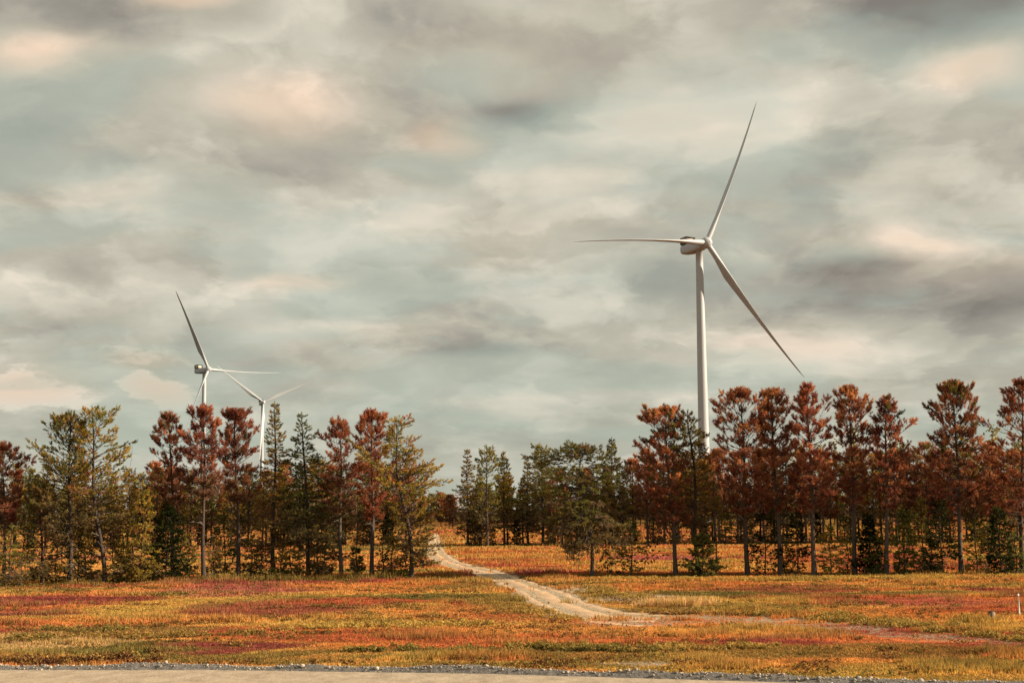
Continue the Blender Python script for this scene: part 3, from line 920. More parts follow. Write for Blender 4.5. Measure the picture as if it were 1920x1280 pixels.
def build_tree(kind, seed, h, wl, wr, pal, lean=0.0, trunk_r=None, bark=None, low=None, cb=None, skirt=0, detail=1.0, nbl=16, width=.035, name='pine_tree', wig=.18, tuftscale=1.0, sparse=0.0, top2=False):
    """pal: [(colour, weight)], low: colour of the old needles low in the crown; wl/wr: reach to the left and right"""
    k = dict(KIND[kind])
    jr = np.random.default_rng(seed + 5000)
    pj = jr.uniform(-.14, .18); k['dz'] *= jr.uniform(.86, 1.2); k['sub'] *= jr.uniform(.88, 1.15); wob_ = jr.uniform(.05, .11)
    prj = jr.normal(0, .13, 7)
    forks = [jr.uniform(.55, .8) for _ in range(jr.integers(0, 3))] if kind in ('red', 'jack', 'flat') else []
    if cb is not None:
        k['cb'] = cb
    T = Tree(seed); rg = T.rg
    trunk_r = trunk_r or 0.0105 * h + 0.03
    bark = BARK_D if bark is None else bark
    root = empty(name, (0, 0, 0))
    # trunk
    nz = 13
    tz = np.linspace(0, 1, nz)
    ph = rg.uniform(0, 6.28)
    tx = lean * tz + wig * np.sin(tz * 5 + ph) * tz * (1 - tz) * 2.2; ty = wig * np.cos(tz * 4 + ph) * tz * (1 - tz) * 2
    TP = np.stack([tx, ty, tz * h - 0.10 * (tz == 0)], -1)
    rad = trunk_r * (1 - tz) ** .8 + 0.014; rad[0] *= 1.3
    tcol = bark[None] * (1 - smooth(.25, .7, tz))[:, None] + (BARK_R if kind == 'red' else bark * .8)[None] * smooth(.25, .7, tz)[:, None]
    T.wood.tube(TP, rad, 8 if detail > .6 else 5, tcol)
    at = lambda z: np.array([np.interp(z, TP[:, 2], TP[:, 0]), np.interp(z, TP[:, 2], TP[:, 1]), z])
    hr = jr.uniform(.95, 1.25); hue = np.array([hr, hr * jr.uniform(.98, 1.2), hr * jr.uniform(.92, 1.15)])
    cols = np.array([p[0] for p in pal]) * hue; wts_ = np.array([p[1] for p in pal], float); wts_ /= wts_.sum()
    low = cols[0] if low is None else low
    zc = k['cb'] * h
    z = zc
    az = rg.uniform(0, 6.28)
    while z < h - 0.12:
        t = (z - zc) / (h - zc)
        nb_ = max(3, int(round(k['nb'] * (1 if t < .85 else .8))))
        for b in range(nb_):
            if rg.uniform() < sparse + (.17 if kind in ('red', 'jack', 'flat', 'spruce') else .05):
                continue
            a = az + b * 2 * np.pi / nb_ + rg.normal(0, .3)
            reach = wr if math.cos(a) > 0 else wl
            reach = reach * math.cos(a) ** 2 + 0.5 * (wl + wr) * math.sin(a) ** 2
            L = reach * float(profile(kind, t)) * (1 + float(np.interp(t, np.linspace(0, 1, 7), prj))) * rg.uniform(.45, 1.18)
            if L < .12:
                L = .12
            pit = k['pit'][0] + (k['pit'][1] - k['pit'][0]) * t ** 1.3 + pj + rg.normal(0, .14)
            d0 = np.array([math.cos(a) * math.cos(pit), math.sin(a) * math.cos(pit), math.sin(pit)])
            if forks and b == 0 and t > forks[-1] - .06:
                forks.pop(); pit = rg.uniform(.95, 1.2); L = max(L, (h - z) * .8)
            L = min(L, (h - z) * .9 / max(math.sin(max(pit, .05)), .35) + .18)
            kk = 5 if detail > .6 else 3
            Ll = min(L / max(.5, math.cos(pit)) * .92, (h - z) / max(math.sin(max(pit, .05) + .5 * max(k['cur'], 0)), .3) * .95 + .12)
            P = bend(at(z + rg.uniform(-.1, .1)), d0, Ll, kk, k['cur'], rg, wob_)
            r0_ = min(.42 * np.interp(z, TP[:, 2], rad), .012 + .010 * L)
            T.wood.tube(P, np.linspace(r0_, .008, len(P)), 4 if detail > .6 else 3, bark * .9)
            # colour of this bough
            cbough = cols[rg.choice(len(cols), p=wts_)]
            lw = max(0.0, 1 - t / .38) * .75
            Ls = np.linalg.norm(np.diff(P, axis=0), axis=1).sum()
            step = k['step'] / max(.35, detail)
            start = .30 if kind in ('spruce', 'young', 'sapling') else (.45 if kind != 'red' else .56)
            start = min(start, 1 - .35 / max(L, .36)) if L < 1 else start
            s_list = np.arange(start * Ls, Ls, step * .8)
            dirs = np.diff(P, axis=0); dirs /= np.linalg.norm(dirs, axis=1)[:, None]
            for s in np.r_[s_list, Ls]:
                f = s / Ls * kk; i = min(int(f), kk - 1)
                p = P[i] + (P[i + 1] - P[i]) * (f - i); d = dirs[i]
                cc = cbough if rg.uniform() > .25 else cols[rg.choice(len(cols), p=wts_)]
                cc = cc * (1 - lw) + low * lw
                sz = tuftscale * rg.uniform(.75, 1.2) * (1 - .25 * t if kind == 'spruce' else 1)
                if s >= Ls - 1e-6:
                    T.tuft(p, d + np.array([0, 0, .35]), k['tl'] * sz, k['tr'] * sz, cc)
                    if kind == 'red':
                        for _e in range(3):
                            T.tuft(p - d * rg.uniform(.05, .3), d * .6 + rg.normal(0, .6, 3) + np.array([0, 0, .3]), k['tl'] * sz * .85, k['tr'] * sz, cc * rg.uniform(.85, 1.15))
                    continue
                for sgn in (-1, 1):
                    if rg.uniform() < .12:
                        continue
                    sl = k['sub'] * (Ls - s) * rg.uniform(.6, 1.1) + .08
                    sd_ = np.cross(d, [0, 0, 1.0]) * sgn; sd_ /= np.linalg.norm(sd_) + 1e-9
                    dd = d * .65 + sd_ * .75 + np.array([0, 0, rg.normal(.12 if kind == 'red' else 0, .22)]); dd /= np.linalg.norm(dd)
                    P2 = bend(p, dd, sl, 2, k['cur'] * .8, rg, .08)
                    if detail > .6:
                        T.wood.tube(P2, [.012, .009, .005], 3, bark * .9)
                    nt_ = max(1, int(round(sl / step * .9)))
                    for q in range(nt_):
                        g_ = 1 - q * step / max(sl, 1e-3) * .9
                        pp = P2[0] + (P2[2] - P2[0]) * max(.25, g_)
                        ax = (P2[2] - P2[1]) / (np.linalg.norm(P2[2] - P2[1]) + 1e-9) + np.array([0, 0, .45 if kind == 'red' else .15]) + rg.normal(0, .2, 3)
                        sz2 = tuftscale * rg.uniform(.7, 1.15) * (1 - .25 * t if kind == 'spruce' else 1)
                        T.tuft(pp, ax, k['tl'] * sz2, k['tr'] * sz2, cc * rg.uniform(.85, 1.15))
                    if k['droop'] and t < .5 and rg.uniform() < k['droop'] * .5:
                        ln = rg.uniform(.3, 1.1)
                        for q in range(int(ln / .28)):
                            T.tuft(P2[2] - np.array([0, 0, q * .28]), np.array([rg.normal(0, .2), rg.normal(0, .2), -1]), .3, .07, cc * rg.uniform(.8, 1.1))
        z += k['dz'] * rg.uniform(.75, 1.25) / (max(.5, detail) ** .5) * (1.0 if t < .8 else .88)
        az += 0.9
    # leader
    T.tuft(at(h - .12), np.array([0, 0, 1.0]), k['tl'] * 1.2, k['tr'] * .8, cols[0])
    T.tuft(at(h - .35), np.array([0.1, 0, 1.0]), k['tl'], k['tr'], cols[0])
    # bare dead branches below the crown
    for _ in range(int(k['dead'] * (1.6 if detail > .6 else .6))):
        zb = rg.uniform(.14 * h, (k['cb'] + .16) * h); a = rg.uniform(0, 6.28)
        L = rg.uniform(.5, 1.0) * (wl + wr) * .42 * rg.uniform(.4, 1)
        d0 = np.array([math.cos(a), math.sin(a), rg.uniform(-.15, .35)])
        P = bend(at(zb), d0, L, 5, rg.uniform(-.35, .5), rg, .16)
        T.wood.tube(P, np.linspace(.022, .006, 6), 3, TWIG * rg.uniform(.6, 1.25))
        if detail > .6:
            for _q in range(3):
                i = rg.integers(1, 5)
                P2 = bend(P[i], d0 + rg.normal(0, .6, 3), L * rg.uniform(.2, .45), 3, rg.uniform(-.4, .4), rg, .2)
                T.wood.tube(P2, np.linspace(.011, .004, 4), 3, TWIG * rg.uniform(.6, 1.25))
    for _ in range(skirt):
        zb = rg.uniform(.05 * h, (k['cb'] + .12) * h); a = rg.uniform(0, 6.28)
        L = rg.uniform(.45, 1.0) * (wl + wr) * .5
        d0 = np.array([math.cos(a), math.sin(a), rg.uniform(-.1, .3)])
        P = bend(at(zb), d0, L, 4, rg.uniform(-.9, -.1), rg, .14)
        T.wood.tube(P, np.linspace(.020, .005, 5), 3, TWIG * rg.uniform(.3, .8))
        cs_ = [F_BRN, F_OLI * .8, F_GOLD * .6, low][rg.integers(0, 4)]
        for q in range(int(7 + L * 5)):
            f = rg.uniform(.25, 1) * 4; i = min(int(f), 3)
            p = P[i] + (P[i + 1] - P[i]) * (f - i) + rg.normal(0, .14, 3)
            T.tuft(p, rg.normal(0, .6, 3) + np.array([0, 0, -.35]), .28, .12, cs_ * rg.uniform(.7, 1.2))
    tr = T.wood.build('trunk', M_BARK, root, True)
    cr = T.needles(nbl, width, 'crown', M_NEEDLE, root)
    return root


def build_broadleaf(seed, h, w, pal, detail=1.0, name='broadleaf_tree'):
    T = Tree(seed); rg = T.rg
    root = empty(name, (0, 0, 0))
    TP = np.array([(0, 0, -.1), (.05, 0, h * .3), (-.05, .05, h * .6), (0, 0, h * .93)])
    T.wood.tube(TP, [.14, .11, .07, .02], 5, BARK_G * .9)
    cols = np.array([p[0] for p in pal])
    for b in range(26):
        t = rg.uniform(0, 1); z = h * (.22 + .7 * t)
        a = rg.uniform(0, 6.28); L = w * (1 - .75 * t ** 1.6) * rg.uniform(.6, 1.1)
        P = bend((0, 0, z), (math.cos(a), math.sin(a), .7), L, 3, .3, rg, .12)
        T.wood.tube(P, [.04, .025, .015, .008], 3, BARK_G * .8)
        cbough = cols[rg.integers(0, len(cols))]
        for q in range(int(11 * detail) + 3):
            f = rg.uniform(.25, 1.05)
            p = P[0] + (P[3] - P[0]) * f + rg.normal(0, .28, 3)
            T.tuft(p, rg.normal(size=3), .5, .26, cbough * rg.uniform(.8, 1.2))
    T.wood.build('trunk', M_BARK, root, True)
    T.needles(8, .17, 'crown', M_LEAF, root, flat=True)
    return root


def place(px, base, toppx, toppy, dy=0.0):
    """ground point of a trunk base, height and lean of its top from the photograph"""
    g = G(px, base)
    if dy:
        s = (g[1] + dy) / g[1]; g = np.array([g[0] * s, g[1] + dy, 0]); g[2] = float(hgt(g[:1], g[1:2])[0])
    d = ray(toppx, toppy); t = CAM + d * (g[1] / d[1])
    return g, t[2] - g[2], t[0] - g[0]


PPM = lambda y: F / y
P_RED = [(F_RUST, 5), (F_MAR, 3), (F_SAL_LIT, 2.6), (F_BRN, 1)]
P_REDL = [(F_RUST * 1.2, 5), (F_MAR * 1.1, 3), (F_ORAN, 1.2), (F_SAL_LIT, 3.4)]
P_REDG = [(F_MAR, 5), (F_RUST, 3), (F_GRN * 1.1, 1.4), (F_BRN, 1), (F_SAL_LIT, 1.8)]
P_ORA = [(F_RUST * 1.35, 4), (F_ORAN * .9, 3), (F_SAL_LIT, 2.5), (F_MAR * 1.1, 2)]
P_GOLD = [(F_GOLD * 1.1, 6), (F_OLI, 3), (F_GRN, .8), (F_ORAN, 1.2)]
P_OLI = [(F_OLI, 4), (F_GRN, 2.2), (F_GOLD, 2.4)]
P_GRN = [(F_GRN, 5), (F_OLI, 3), (F_DGR, .8)]
P_DGR = [(F_DGR * .7, 4), (F_GRN * .45, 1.5)]
P_BROAD = [(F_OLI * .9, 4), (F_BRN, 2.5), (F_GRN * .9, 3)]
P_BRNOL = [(F_BRN, 3), (F_OLI, 4), (F_GOLD * .7, 1.5)]

GF = 'tall trees of the front row beside the track'
# kind, trunk x, base y, top x, top y, crown left, crown right, palette, low colour, crown base, extras, name, category, label
FRONT = [
    ('red', 8, 1097, 6, 826, 62, 44, P_RED, F_MAR, .45, {}, 'pine_tree', 'pine tree', 'rust-brown pine at the far left edge, its crown partly cut off'),
    ('jack', 78, 1096, 74, 898, 45, 42, P_BRNOL, F_BRN, .10, dict(skirt=11), 'pine_tree', 'pine tree', 'short dark brownish pine between the far-left rust pine and tall green pine'),
    ('jack', 131, 1095, 133, 772, 84, 44, P_OLI, F_BRN, .22, dict(skirt=11), 'pine_tree', 'pine tree', 'tall dark green pine with a long bough reaching left, left of the gold-topped pine'),
    ('flat', 197, 1094, 172, 762, 46, 92, P_GOLD, F_BRN, .30, dict(wig=.5, skirt=8), 'pine_tree', 'pine tree', 'tall golden-green pine with a leaning flat top, third tall tree from the left'),
    ('red', 324, 1088, 318, 768, 44, 34, P_RED, F_BRN, .46, dict(trunk_r=.13, bark=BARK_G), 'pine_tree', 'pine tree', 'slim rust-red pine rising behind the dark bushy spruce'),
    ('red', 382, 1088, 381, 757, 50, 44, P_RED, F_BRN, .48, {}, 'pine_tree', 'pine tree', 'rust-red pine standing right in front of the twin-bladed left wind turbine tower'),
    ('red', 447, 1086, 440, 760, 32, 46, P_RED, F_BRN, .46, {}, 'pine_tree', 'pine tree', 'rust-red pine between the two left wind turbine towers'),
    ('spruce', 512, 1085, 515, 750, 42, 44, P_OLI, F_BRN, .20, dict(wig=.2, skirt=11), 'spruce_tree', 'spruce tree', 'narrow olive spruce with a pointed top covering the smallest wind turbine hub'),
    ('spruce', 579, 1083, 566, 770, 48, 62, P_GRN, F_BRN, .20, dict(skirt=11), 'spruce_tree', 'spruce tree', 'dark green pointed spruce left of the two rust pines near the track'),
    ('red', 640, 1083, 638, 782, 50, 42, P_RED, F_BRN, .42, dict(bark=BARK_G, skirt=8), 'pine_tree', 'pine tree', 'rust-brown pine with a pale grey trunk beside the orange-rust pine'),
    ('red', 697, 1080, 697, 764, 34, 52, P_ORA, F_RUST, .34, dict(bark=BARK_G), 'pine_tree', 'pine tree', 'bright orange-rust pine, the nearest rust tree left of the track'),
    ('flat', 771, 1083, 744, 778, 36, 84, P_GOLD, F_BRN, .14, dict(wig=.7, skirt=8), 'pine_tree', 'pine tree', 'golden pine with a crooked dark trunk and drooping boughs beside the track'),
    ('broad', 1110, 1080, 1088, 830, 88, 66, P_BROAD, F_BRN, .27, dict(wig=.6, bark=BARK_G, skirt=3), 'pine_tree', 'pine tree', 'broad round-crowned brownish pine with a leaning grey trunk right of the track'),
    ('red', 1267, 1078, 1246, 756, 84, 48, P_REDG, F_MAR, .30, dict(bark=BARK_G, skirt=10), 'pine_tree', 'pine tree', 'wide maroon pine with a greenish top left of the largest turbine tower'),
    ('flat', 1312, 1078, 1288, 768, 50, 44, P_OLI, F_BRN, .30, dict(wig=.5, skirt=8), 'pine_tree', 'pine tree', 'green-topped pine directly in front of the largest turbine tower'),
    ('red', 1402, 1078, 1388, 723, 54, 46, P_REDL, F_MAR, .34, {}, 'pine_tree', 'pine tree', 'rust-red pine just right of the largest turbine tower'),
    ('red', 1463, 1077, 1446, 722, 38, 46, P_REDL, F_MAR, .34, dict(bark=BARK_G), 'pine_tree', 'pine tree', 'slender rust-red pine, second to the right of the largest turbine tower'),
    ('red', 1527, 1078, 1512, 713, 36, 46, P_REDL, F_MAR, .36, dict(bark=BARK_G), 'pine_tree', 'pine tree', 'rust-red pine whose top touches the lowest blade tip of the largest turbine'),
    ('red', 1603, 1076, 1592, 718, 44, 46, P_RED, F_MAR, .38, dict(bark=BARK_G), 'pine_tree', 'pine tree', 'maroon pine with a tall bare trunk, next right of the tree under the blade tip'),
    ('red', 1662, 1077, 1660, 737, 28, 48, P_REDG, F_MAR, .38, dict(bark=BARK_G, sparse=.22), 'pine_tree', 'pine tree', 'thin maroon pine with a sparse gappy top in the right half of the row'),
    ('red', 1803, 1076, 1786, 710, 64, 54, P_REDG, F_MAR, .36, dict(bark=BARK_G), 'pine_tree', 'pine tree', 'big maroon pine with a wide heavy crown near the right edge'),
    ('red', 1916, 1074, 1916, 706, 60, 70, P_RED, F_MAR, .30, {}, 'pine_tree', 'pine tree', 'tall rust pine cut off by the right edge of the picture'),
    ('red', 2010, 1074, 2005, 730, 60, 60, P_RED, F_MAR, .30, {}, 'pine_tree', 'pine tree', None),
    ('red', -75, 1099, -75, 800, 60, 60, P_RED, F_MAR, .34, {}, 'pine_tree', 'pine tree', None),
]
FULL = {'red': 1.04, 'jack': 1.05, 'flat': .95, 'spruce': 1.28, 'broad': 1.05}
for i, (kind, bx_, by_, tx_, ty_, cl, cr_, pal, low, cb_, ex, nm, cat, lab) in enumerate(FRONT):
    if lab is None:
        continue
    g_, h_, lean = place(bx_, by_, tx_, ty_)
    h_ -= .62 if kind == 'red' else .35
    ppm = PPM(g_[1])
    o = build_tree(kind, 100 + i, h_, FULL[kind] * cl / ppm, FULL[kind] * cr_ / ppm, pal, lean=lean, low=low, cb=cb_, name=nm,
                   nbl=54 if kind == 'red' else 32, width=.032 if kind == 'red' else .040, **ex)
    o.location = g_
    tag(o, lab, cat, GF)

GU = 'young trees growing under the front row'
UNDER = [
    # kind, x, base, top y, half width px, palette, label, category, name, extras
    ('young', 312, 1091, 950, 60, P_DGR, 'dense blackish bushy spruce with a wide skirt in the left group', 'spruce tree', 'spruce_tree', {}),
    ('sapling', 18, 1101, 985, 36, P_BRNOL, 'small brownish sapling in the bottom left corner of the tree row', 'sapling', 'young_tree', {}),
    ('sapling', 264, 1092, 905, 40, P_GOLD, 'yellowish young tree left of the dense blackish spruce', 'sapling', 'young_tree', {}),
    ('sapling', 160, 1093, 975, 34, P_BRNOL, 'small sparse sapling between the dark green pine and the golden leaning pine', 'sapling', 'young_tree', {}),
    ('sapling', 105, 1094, 990, 34, P_GRN, 'low green sapling left of the tall dark green pine trunk', 'sapling', 'young_tree', {}),
    ('sapling', 228, 1092, 990, 34, P_OLI, 'low olive sapling right of the golden leaning pine trunk', 'sapling', 'young_tree', {}),
    ('sapling', 420, 1086, 962, 32, P_GRN, 'green sapling between the two rust pines by the left turbine', 'sapling', 'young_tree', {}),
    ('sapling', 352, 1088, 1000, 24, P_OLI, 'small olive sapling right beside the dense blackish spruce', 'sapling', 'young_tree', {}),
    ('sapling', 490, 1085, 1010, 34, P_BRNOL, 'low brownish sapling at the foot of the narrow olive spruce', 'sapling', 'young_tree', {}),
    ('sapling', 545, 1084, 1010, 30, P_BRNOL, 'low brownish sapling between the narrow olive spruce and the dark green spruce', 'sapling', 'young_tree', {}),
    ('sapling', 610, 1083, 990, 30, P_BRNOL, 'brownish sapling left of the pale grey trunk of a rust pine', 'sapling', 'young_tree', {}),
    ('young', 669, 1081, 1022, 20, P_GRN, 'tiny conical spruce between the last two rust pines left of the track', 'spruce tree', 'spruce_tree', {}),
    ('sapling', 735, 1081, 1000, 24, P_OLI, 'slender olive sapling left of the crooked golden pine', 'sapling', 'young_tree', {}),
    ('sapling', 800, 1064, 990, 30, P_OLI, 'drooping olive sapling on the left bank of the track', 'sapling', 'young_tree', {}),
    ('sapling', 1184, 1078, 978, 44, P_OLI, 'sparse olive sapling between the broad round pine and the wide maroon pine', 'sapling', 'young_tree', {}),
    ('young', 1318, 1079, 1000, 44, P_GRN, 'dark green bushy young spruce at the foot of the green-topped pine', 'spruce tree', 'spruce_tree', {}),
    ('sapling', 1343, 1077, 900, 26, P_BRNOL, 'thin pale stemmed young tree right of the largest turbine tower', 'sapling', 'young_tree', dict(bark=BARK_G * 1.2, sparse=.4, cb=.4)),
    ('sapling', 1435, 1078, 955, 38, P_DGR, 'dark young tree between the first two rust pines right of the turbine tower', 'sapling', 'young_tree', {}),
    ('sapling', 1496, 1077, 960, 36, P_DGR, 'dark young tree just left of the trunk under the blade tip', 'sapling', 'young_tree', {}),
    ('sapling', 1558, 1077, 985, 34, P_OLI, 'open olive sapling just right of the trunk under the blade tip', 'sapling', 'young_tree', {}),
    ('young', 1631, 1077, 965, 30, P_DGR, 'dark young spruce left of the thin sparse maroon pine', 'spruce tree', 'spruce_tree', {}),
    ('young', 1698, 1077, 950, 32, P_GRN, 'green young spruce right of the thin sparse maroon pine', 'spruce tree', 'spruce_tree', {}),
    ('sapling', 1733, 1077, 930, 22, P_OLI, 'thin bare stemmed sapling midway between the thin and the big maroon pines', 'sapling', 'young_tree', dict(sparse=.5)),
    ('sapling', 1767, 1077, 940, 42, P_DGR, 'dark young tree just left of the big maroon pine trunk', 'sapling', 'young_tree', {}),
    ('sapling', 1832, 1076, 975, 28, P_OLI, 'slight olive sapling just right of the big maroon pine trunk', 'sapling', 'young_tree', {}),
    ('young', 1878, 1077, 955, 34, P_DGR, 'dark young spruce left of the pine at the right edge', 'spruce tree', 'spruce_tree', {}),
    ('sapling', 1906, 1076, 1000, 26, P_GRN, 'low green sapling at the foot of the pine at the right edge', 'sapling', 'young_tree', {}),
    ('sapling', 40, 1099, 960, 44, P_BRNOL, 'low brown sapling between the far-left pine and the short dark pine', 'sapling', 'young_tree', {}),
    ('sapling', 145, 1094, 1005, 40, P_BRNOL, 'knee-high brown sapling touching the right of the tall dark green pine', 'sapling', 'young_tree', {}),
    ('sapling', 212, 1093, 1000, 46, P_BRNOL, 'wide low brown sapling hugging the golden leaning pine', 'sapling', 'young_tree', {}),
    ('sapling', 246, 1092, 960, 40, P_OLI, 'feathery olive sapling between the golden leaning pine and the yellowish sapling', 'sapling', 'young_tree', {}),
    ('sapling', 285, 1091, 1000, 30, P_BRNOL, 'low brown sapling at the left skirt of the blackish spruce', 'sapling', 'young_tree', {}),
    ('sapling', 400, 1087, 1020, 26, P_BRNOL, 'tiny brown sapling right of the pine before the left turbine', 'sapling', 'young_tree', {}),
    ('sapling', 470, 1086, 1000, 30, P_BRNOL, 'low brown sapling right of the pine between the left turbines', 'sapling', 'young_tree', {}),
    ('sapling', 528, 1085, 1025, 26, P_OLI, 'tiny olive sapling right of the narrow olive spruce trunk', 'sapling', 'young_tree', {}),
    ('sapling', 596, 1083, 1000, 30, P_BRNOL, 'low brown sapling right of the dark green pointed spruce', 'sapling', 'young_tree', {}),
    ('sapling', 560, 1083, 1030, 26, P_OLI, 'tiny olive sapling left of the dark green pointed spruce', 'sapling', 'young_tree', {}),
    ('sapling', 718, 1081, 1030, 20, P_BRNOL, 'tiny brown sapling right of the bright orange-rust pine', 'sapling', 'young_tree', {}),
    ('sapling', 760, 1082, 1010, 22, P_OLI, 'thin olive sapling touching the crooked golden pine on its left', 'sapling', 'young_tree', {}),
    ('sapling', 1470, 1077, 1000, 30, P_OLI, 'olive sapling at the foot of the second rust pine beyond the tower', 'sapling', 'young_tree', {}),
    ('sapling', 1590, 1076, 1010, 28, P_OLI, 'low olive sapling left of the tall bare-trunked maroon pine', 'sapling', 'young_tree', {}),
    ('sapling', 1648, 1077, 1000, 30, P_GRN, 'low green sapling left of the thin sparse maroon trunk', 'sapling', 'young_tree', {}),
    ('sapling', 1748, 1077, 1000, 34, P_GRN, 'low green sapling between the bare stemmed sapling and the dark young spruce', 'sapling', 'young_tree', {}),
    ('sapling', 1855, 1076, 985, 30, P_GRN, 'green sapling between the big maroon pine and the right-edge spruce', 'sapling', 'young_tree', {}),
]
for i, (kind, bx_, by_, ty_, hw, pal, lab, cat, nm, ex) in enumerate(UNDER):
    g_, h_, lean = place(bx_, by_, bx_, ty_, rng.uniform(-.2, 1.2))
    ppm = PPM(g_[1]); hw *= .82 if bx_ < 800 else .95
    sp = ex.pop('sparse', .34 if kind == 'sapling' else .0)
    o = build_tree(kind, 300 + i, h_, hw / ppm, hw / ppm, pal, lean=0, name=nm, nbl=18, width=.06, trunk_r=.05 if kind == 'young' else .042, sparse=sp, wig=.15, skirt=2 if kind == 'sapling' else 2, **ex)
    o.location = g_
    tag(o, lab, cat, GU)


def copy_tree(root, loc, rz, sc):
    c = root.copy(); col.objects.link(c)
    c.location = loc; c.rotation_euler = (0, 0, rz); c.scale = (sc, sc, sc)
    for ch in root.children:
        d = ch.copy(); col.objects.link(d); d.parent = c
    return c


# masters for the rows behind (the first placing uses the master itself)
def masters(specs, detail, nbl, width, ts):
    out = {}
    for key, lst in specs.items():
        out[key] = []
        for (kind, seed, h, w, pal, low, cb) in lst:
            if kind == 'leaf':
                o = build_broadleaf(seed, h, w, pal, detail)
            else:
                o = build_tree(kind, seed, h, w, w, pal, low=low, cb=cb, detail=detail, nbl=nbl, width=width, tuftscale=ts,
                               name={'spruce': 'spruce_tree', 'young': 'young_tree', 'sapling': 'young_tree'}.get(kind, 'pine_tree'), bark=BARK_D * 1.1, skirt=0 if kind == 'red' else 3)
            out[key].append([o, h, False])
    return out


def put(entry, loc, h, rz):
    o, h0, used = entry
    sc = h / h0
    if not used:
        entry[2] = True
        o.location = loc; o.rotation_euler = (0, 0, rz); o.scale = (sc,) * 3
        return o
    return copy_tree(o, loc, rz, sc)


spec2 = {
    'rust': [('red', 501, 13, 2.1, P_RED, F_BRN, .34), ('red', 502, 13, 2.3, P_REDG, F_MAR, .28), ('red', 503, 13, 1.9, P_ORA, F_BRN, .38), ('red', 504, 13, 2.5, P_REDL, F_RUST, .25), ('red', 505, 13, 2.0, P_ORA, F_RUST, .31)],
    'green': [('jack', 511, 12.5, 2.4, P_OLI, F_BRN, .20), ('jack', 512, 12.5, 2.3, P_GOLD, F_BRN, .22), ('jack', 513, 12.5, 2.5, P_BRNOL, F_BRN, .18), ('flat', 514, 12.5, 2.6, P_GOLD, F_BRN, .2)],
    'spruce': [('spruce', 521, 13, 2.7, P_GRN, F_BRN, .18), ('spruce', 522, 13, 2.5, P_OLI, F_BRN, .16), ('spruce', 523, 13, 2.6, P_BRNOL, F_BRN, .16)],
    'bush': [('young', 541, 5, 1.5, P_DGR + [(F_GRN * .7, 3)], F_BRN, .05), ('sapling', 542, 5, 1.7, P_GRN, F_BRN, .06), ('sapling', 543, 5, 1.6, P_BRNOL, F_BRN, .06)],
    'yellow': [('leaf', 531, 14, 2.6, [(F_YG, 1), (F_GOLD * .9, 1), (F_OLI * 1.3, 1)], None, None), ('leaf', 532, 14, 2.4, [(F_YG * 1.1, 1), (F_OLI * 1.5, 1)], None, None)],
}
M2 = masters(spec2, .66, 20, .085, 1.45)
LAB2 = {
    'rust': ('pine_tree', 'pine tree', 'rust-brown pine'), 'green': ('pine_tree', 'pine tree', 'olive-gold pine'),
    'spruce': ('spruce_tree', 'spruce tree', 'green spruce'), 'bush': ('young_tree', 'sapling', 'dark sapling'), 'yellow': ('broadleaf_tree', 'tree', 'yellow-green leafy tree')}


PX = lambda x, y: W / 2 + F * x / y
LAND = [(8, 'far-left rust pine'), (78, 'short dark pine at far left'), (131, 'tall dark green pine'), (172, 'golden leaning pine'),
        (322, 'slim rust pine'), (382, 'pine before the left turbine'), (444, 'pine between the left turbines'),
        (512, 'narrow olive spruce'), (572, 'dark green pointed spruce'), (640, 'pale-trunked rust pine'), (697, 'bright orange-rust pine'),
        (760, 'crooked golden pine'), (838, 'sandy track'), (914, 'gap right of the track'), (1018, 'gap by the broad pine'), (1100, 'broad round-crowned pine'), (1180, 'sparse olive sapling'), (1258, 'wide maroon pine'), (1312, 'green-topped pine'),
        (1395, 'first pine beyond the tower'), (1455, 'second pine beyond the tower'), (1520, 'pine under the blade tip'),
        (1598, 'tall bare-trunked maroon pine'), (1661, 'thin sparse maroon pine'), (1795, 'big maroon pine'), (1916, 'right-edge rust pine')]


def beside(px):
    if px < -20:
        return 'beyond the left edge'
    if px > 1945:
        return 'beyond the right edge'
    d, nm = min((abs(px - q[0]), q) for q in LAND)
    if d < 9:
        return 'behind the ' + nm[1]
    side = 'left' if px < nm[0] else 'right'
    return f"{'just ' if d < 22 else 'well ' if d > 38 else ''}{side} of the {nm[1]}"


USED = set()


def put2(key, x, y, h, where, grp):
    lab = f'{LAB2[key][2]}, {where} {beside(PX(x, y))}'
    if lab in USED:
        return
    USED.add(lab)
    e = M2[key][int(rng.integers(0, len(M2[key])))]
    z = float(hgt(np.array([x]), np.array([y]))[0])
    o = put(e, (x, y, z - .03), h, rng.uniform(0, 6.28))
    nm, cat, txt = LAB2[key]
    tag(o, f'{txt}, {where} {beside(PX(x, y))}', cat, f'trees {grp}')


# the few of the second row that stand clear against the sky right of the track
MID = [(877, 1022, 870, 845, 'spruce', 'dark pointed spruce of the second row, the first right of the track'),
       (914, 1024, 908, 841, 'green', 'golden-green pine of the second row, second right of the track'),
       (946, 1021, 946, 848, 'spruce', 'slim pointed spruce of the second row, third right of the track'),
       (990, 1021, 990, 858, 'spruce', 'spruce of the second row left of the yellowish one by the broad pine'),
       (1018, 1020, 1019, 838, 'green', 'yellowish pine of the second row just left of the broad round pine'),
       (1150, 1019, 1148, 823, 'spruce', 'pointed spruce of the second row peeping over the right side of the broad pine')]
for (bx_, by_, tx_, ty_, key, lab) in MID:
    g_, h_, lean = place(bx_, by_, tx_, ty_)
    e = M2[key][int(rng.integers(0, len(M2[key])))]
    o = put(e, tuple(g_), h_, rng.uniform(0, 6.28))
    tag(o, lab, LAB2[key][1], 'trees of the second row in the middle')

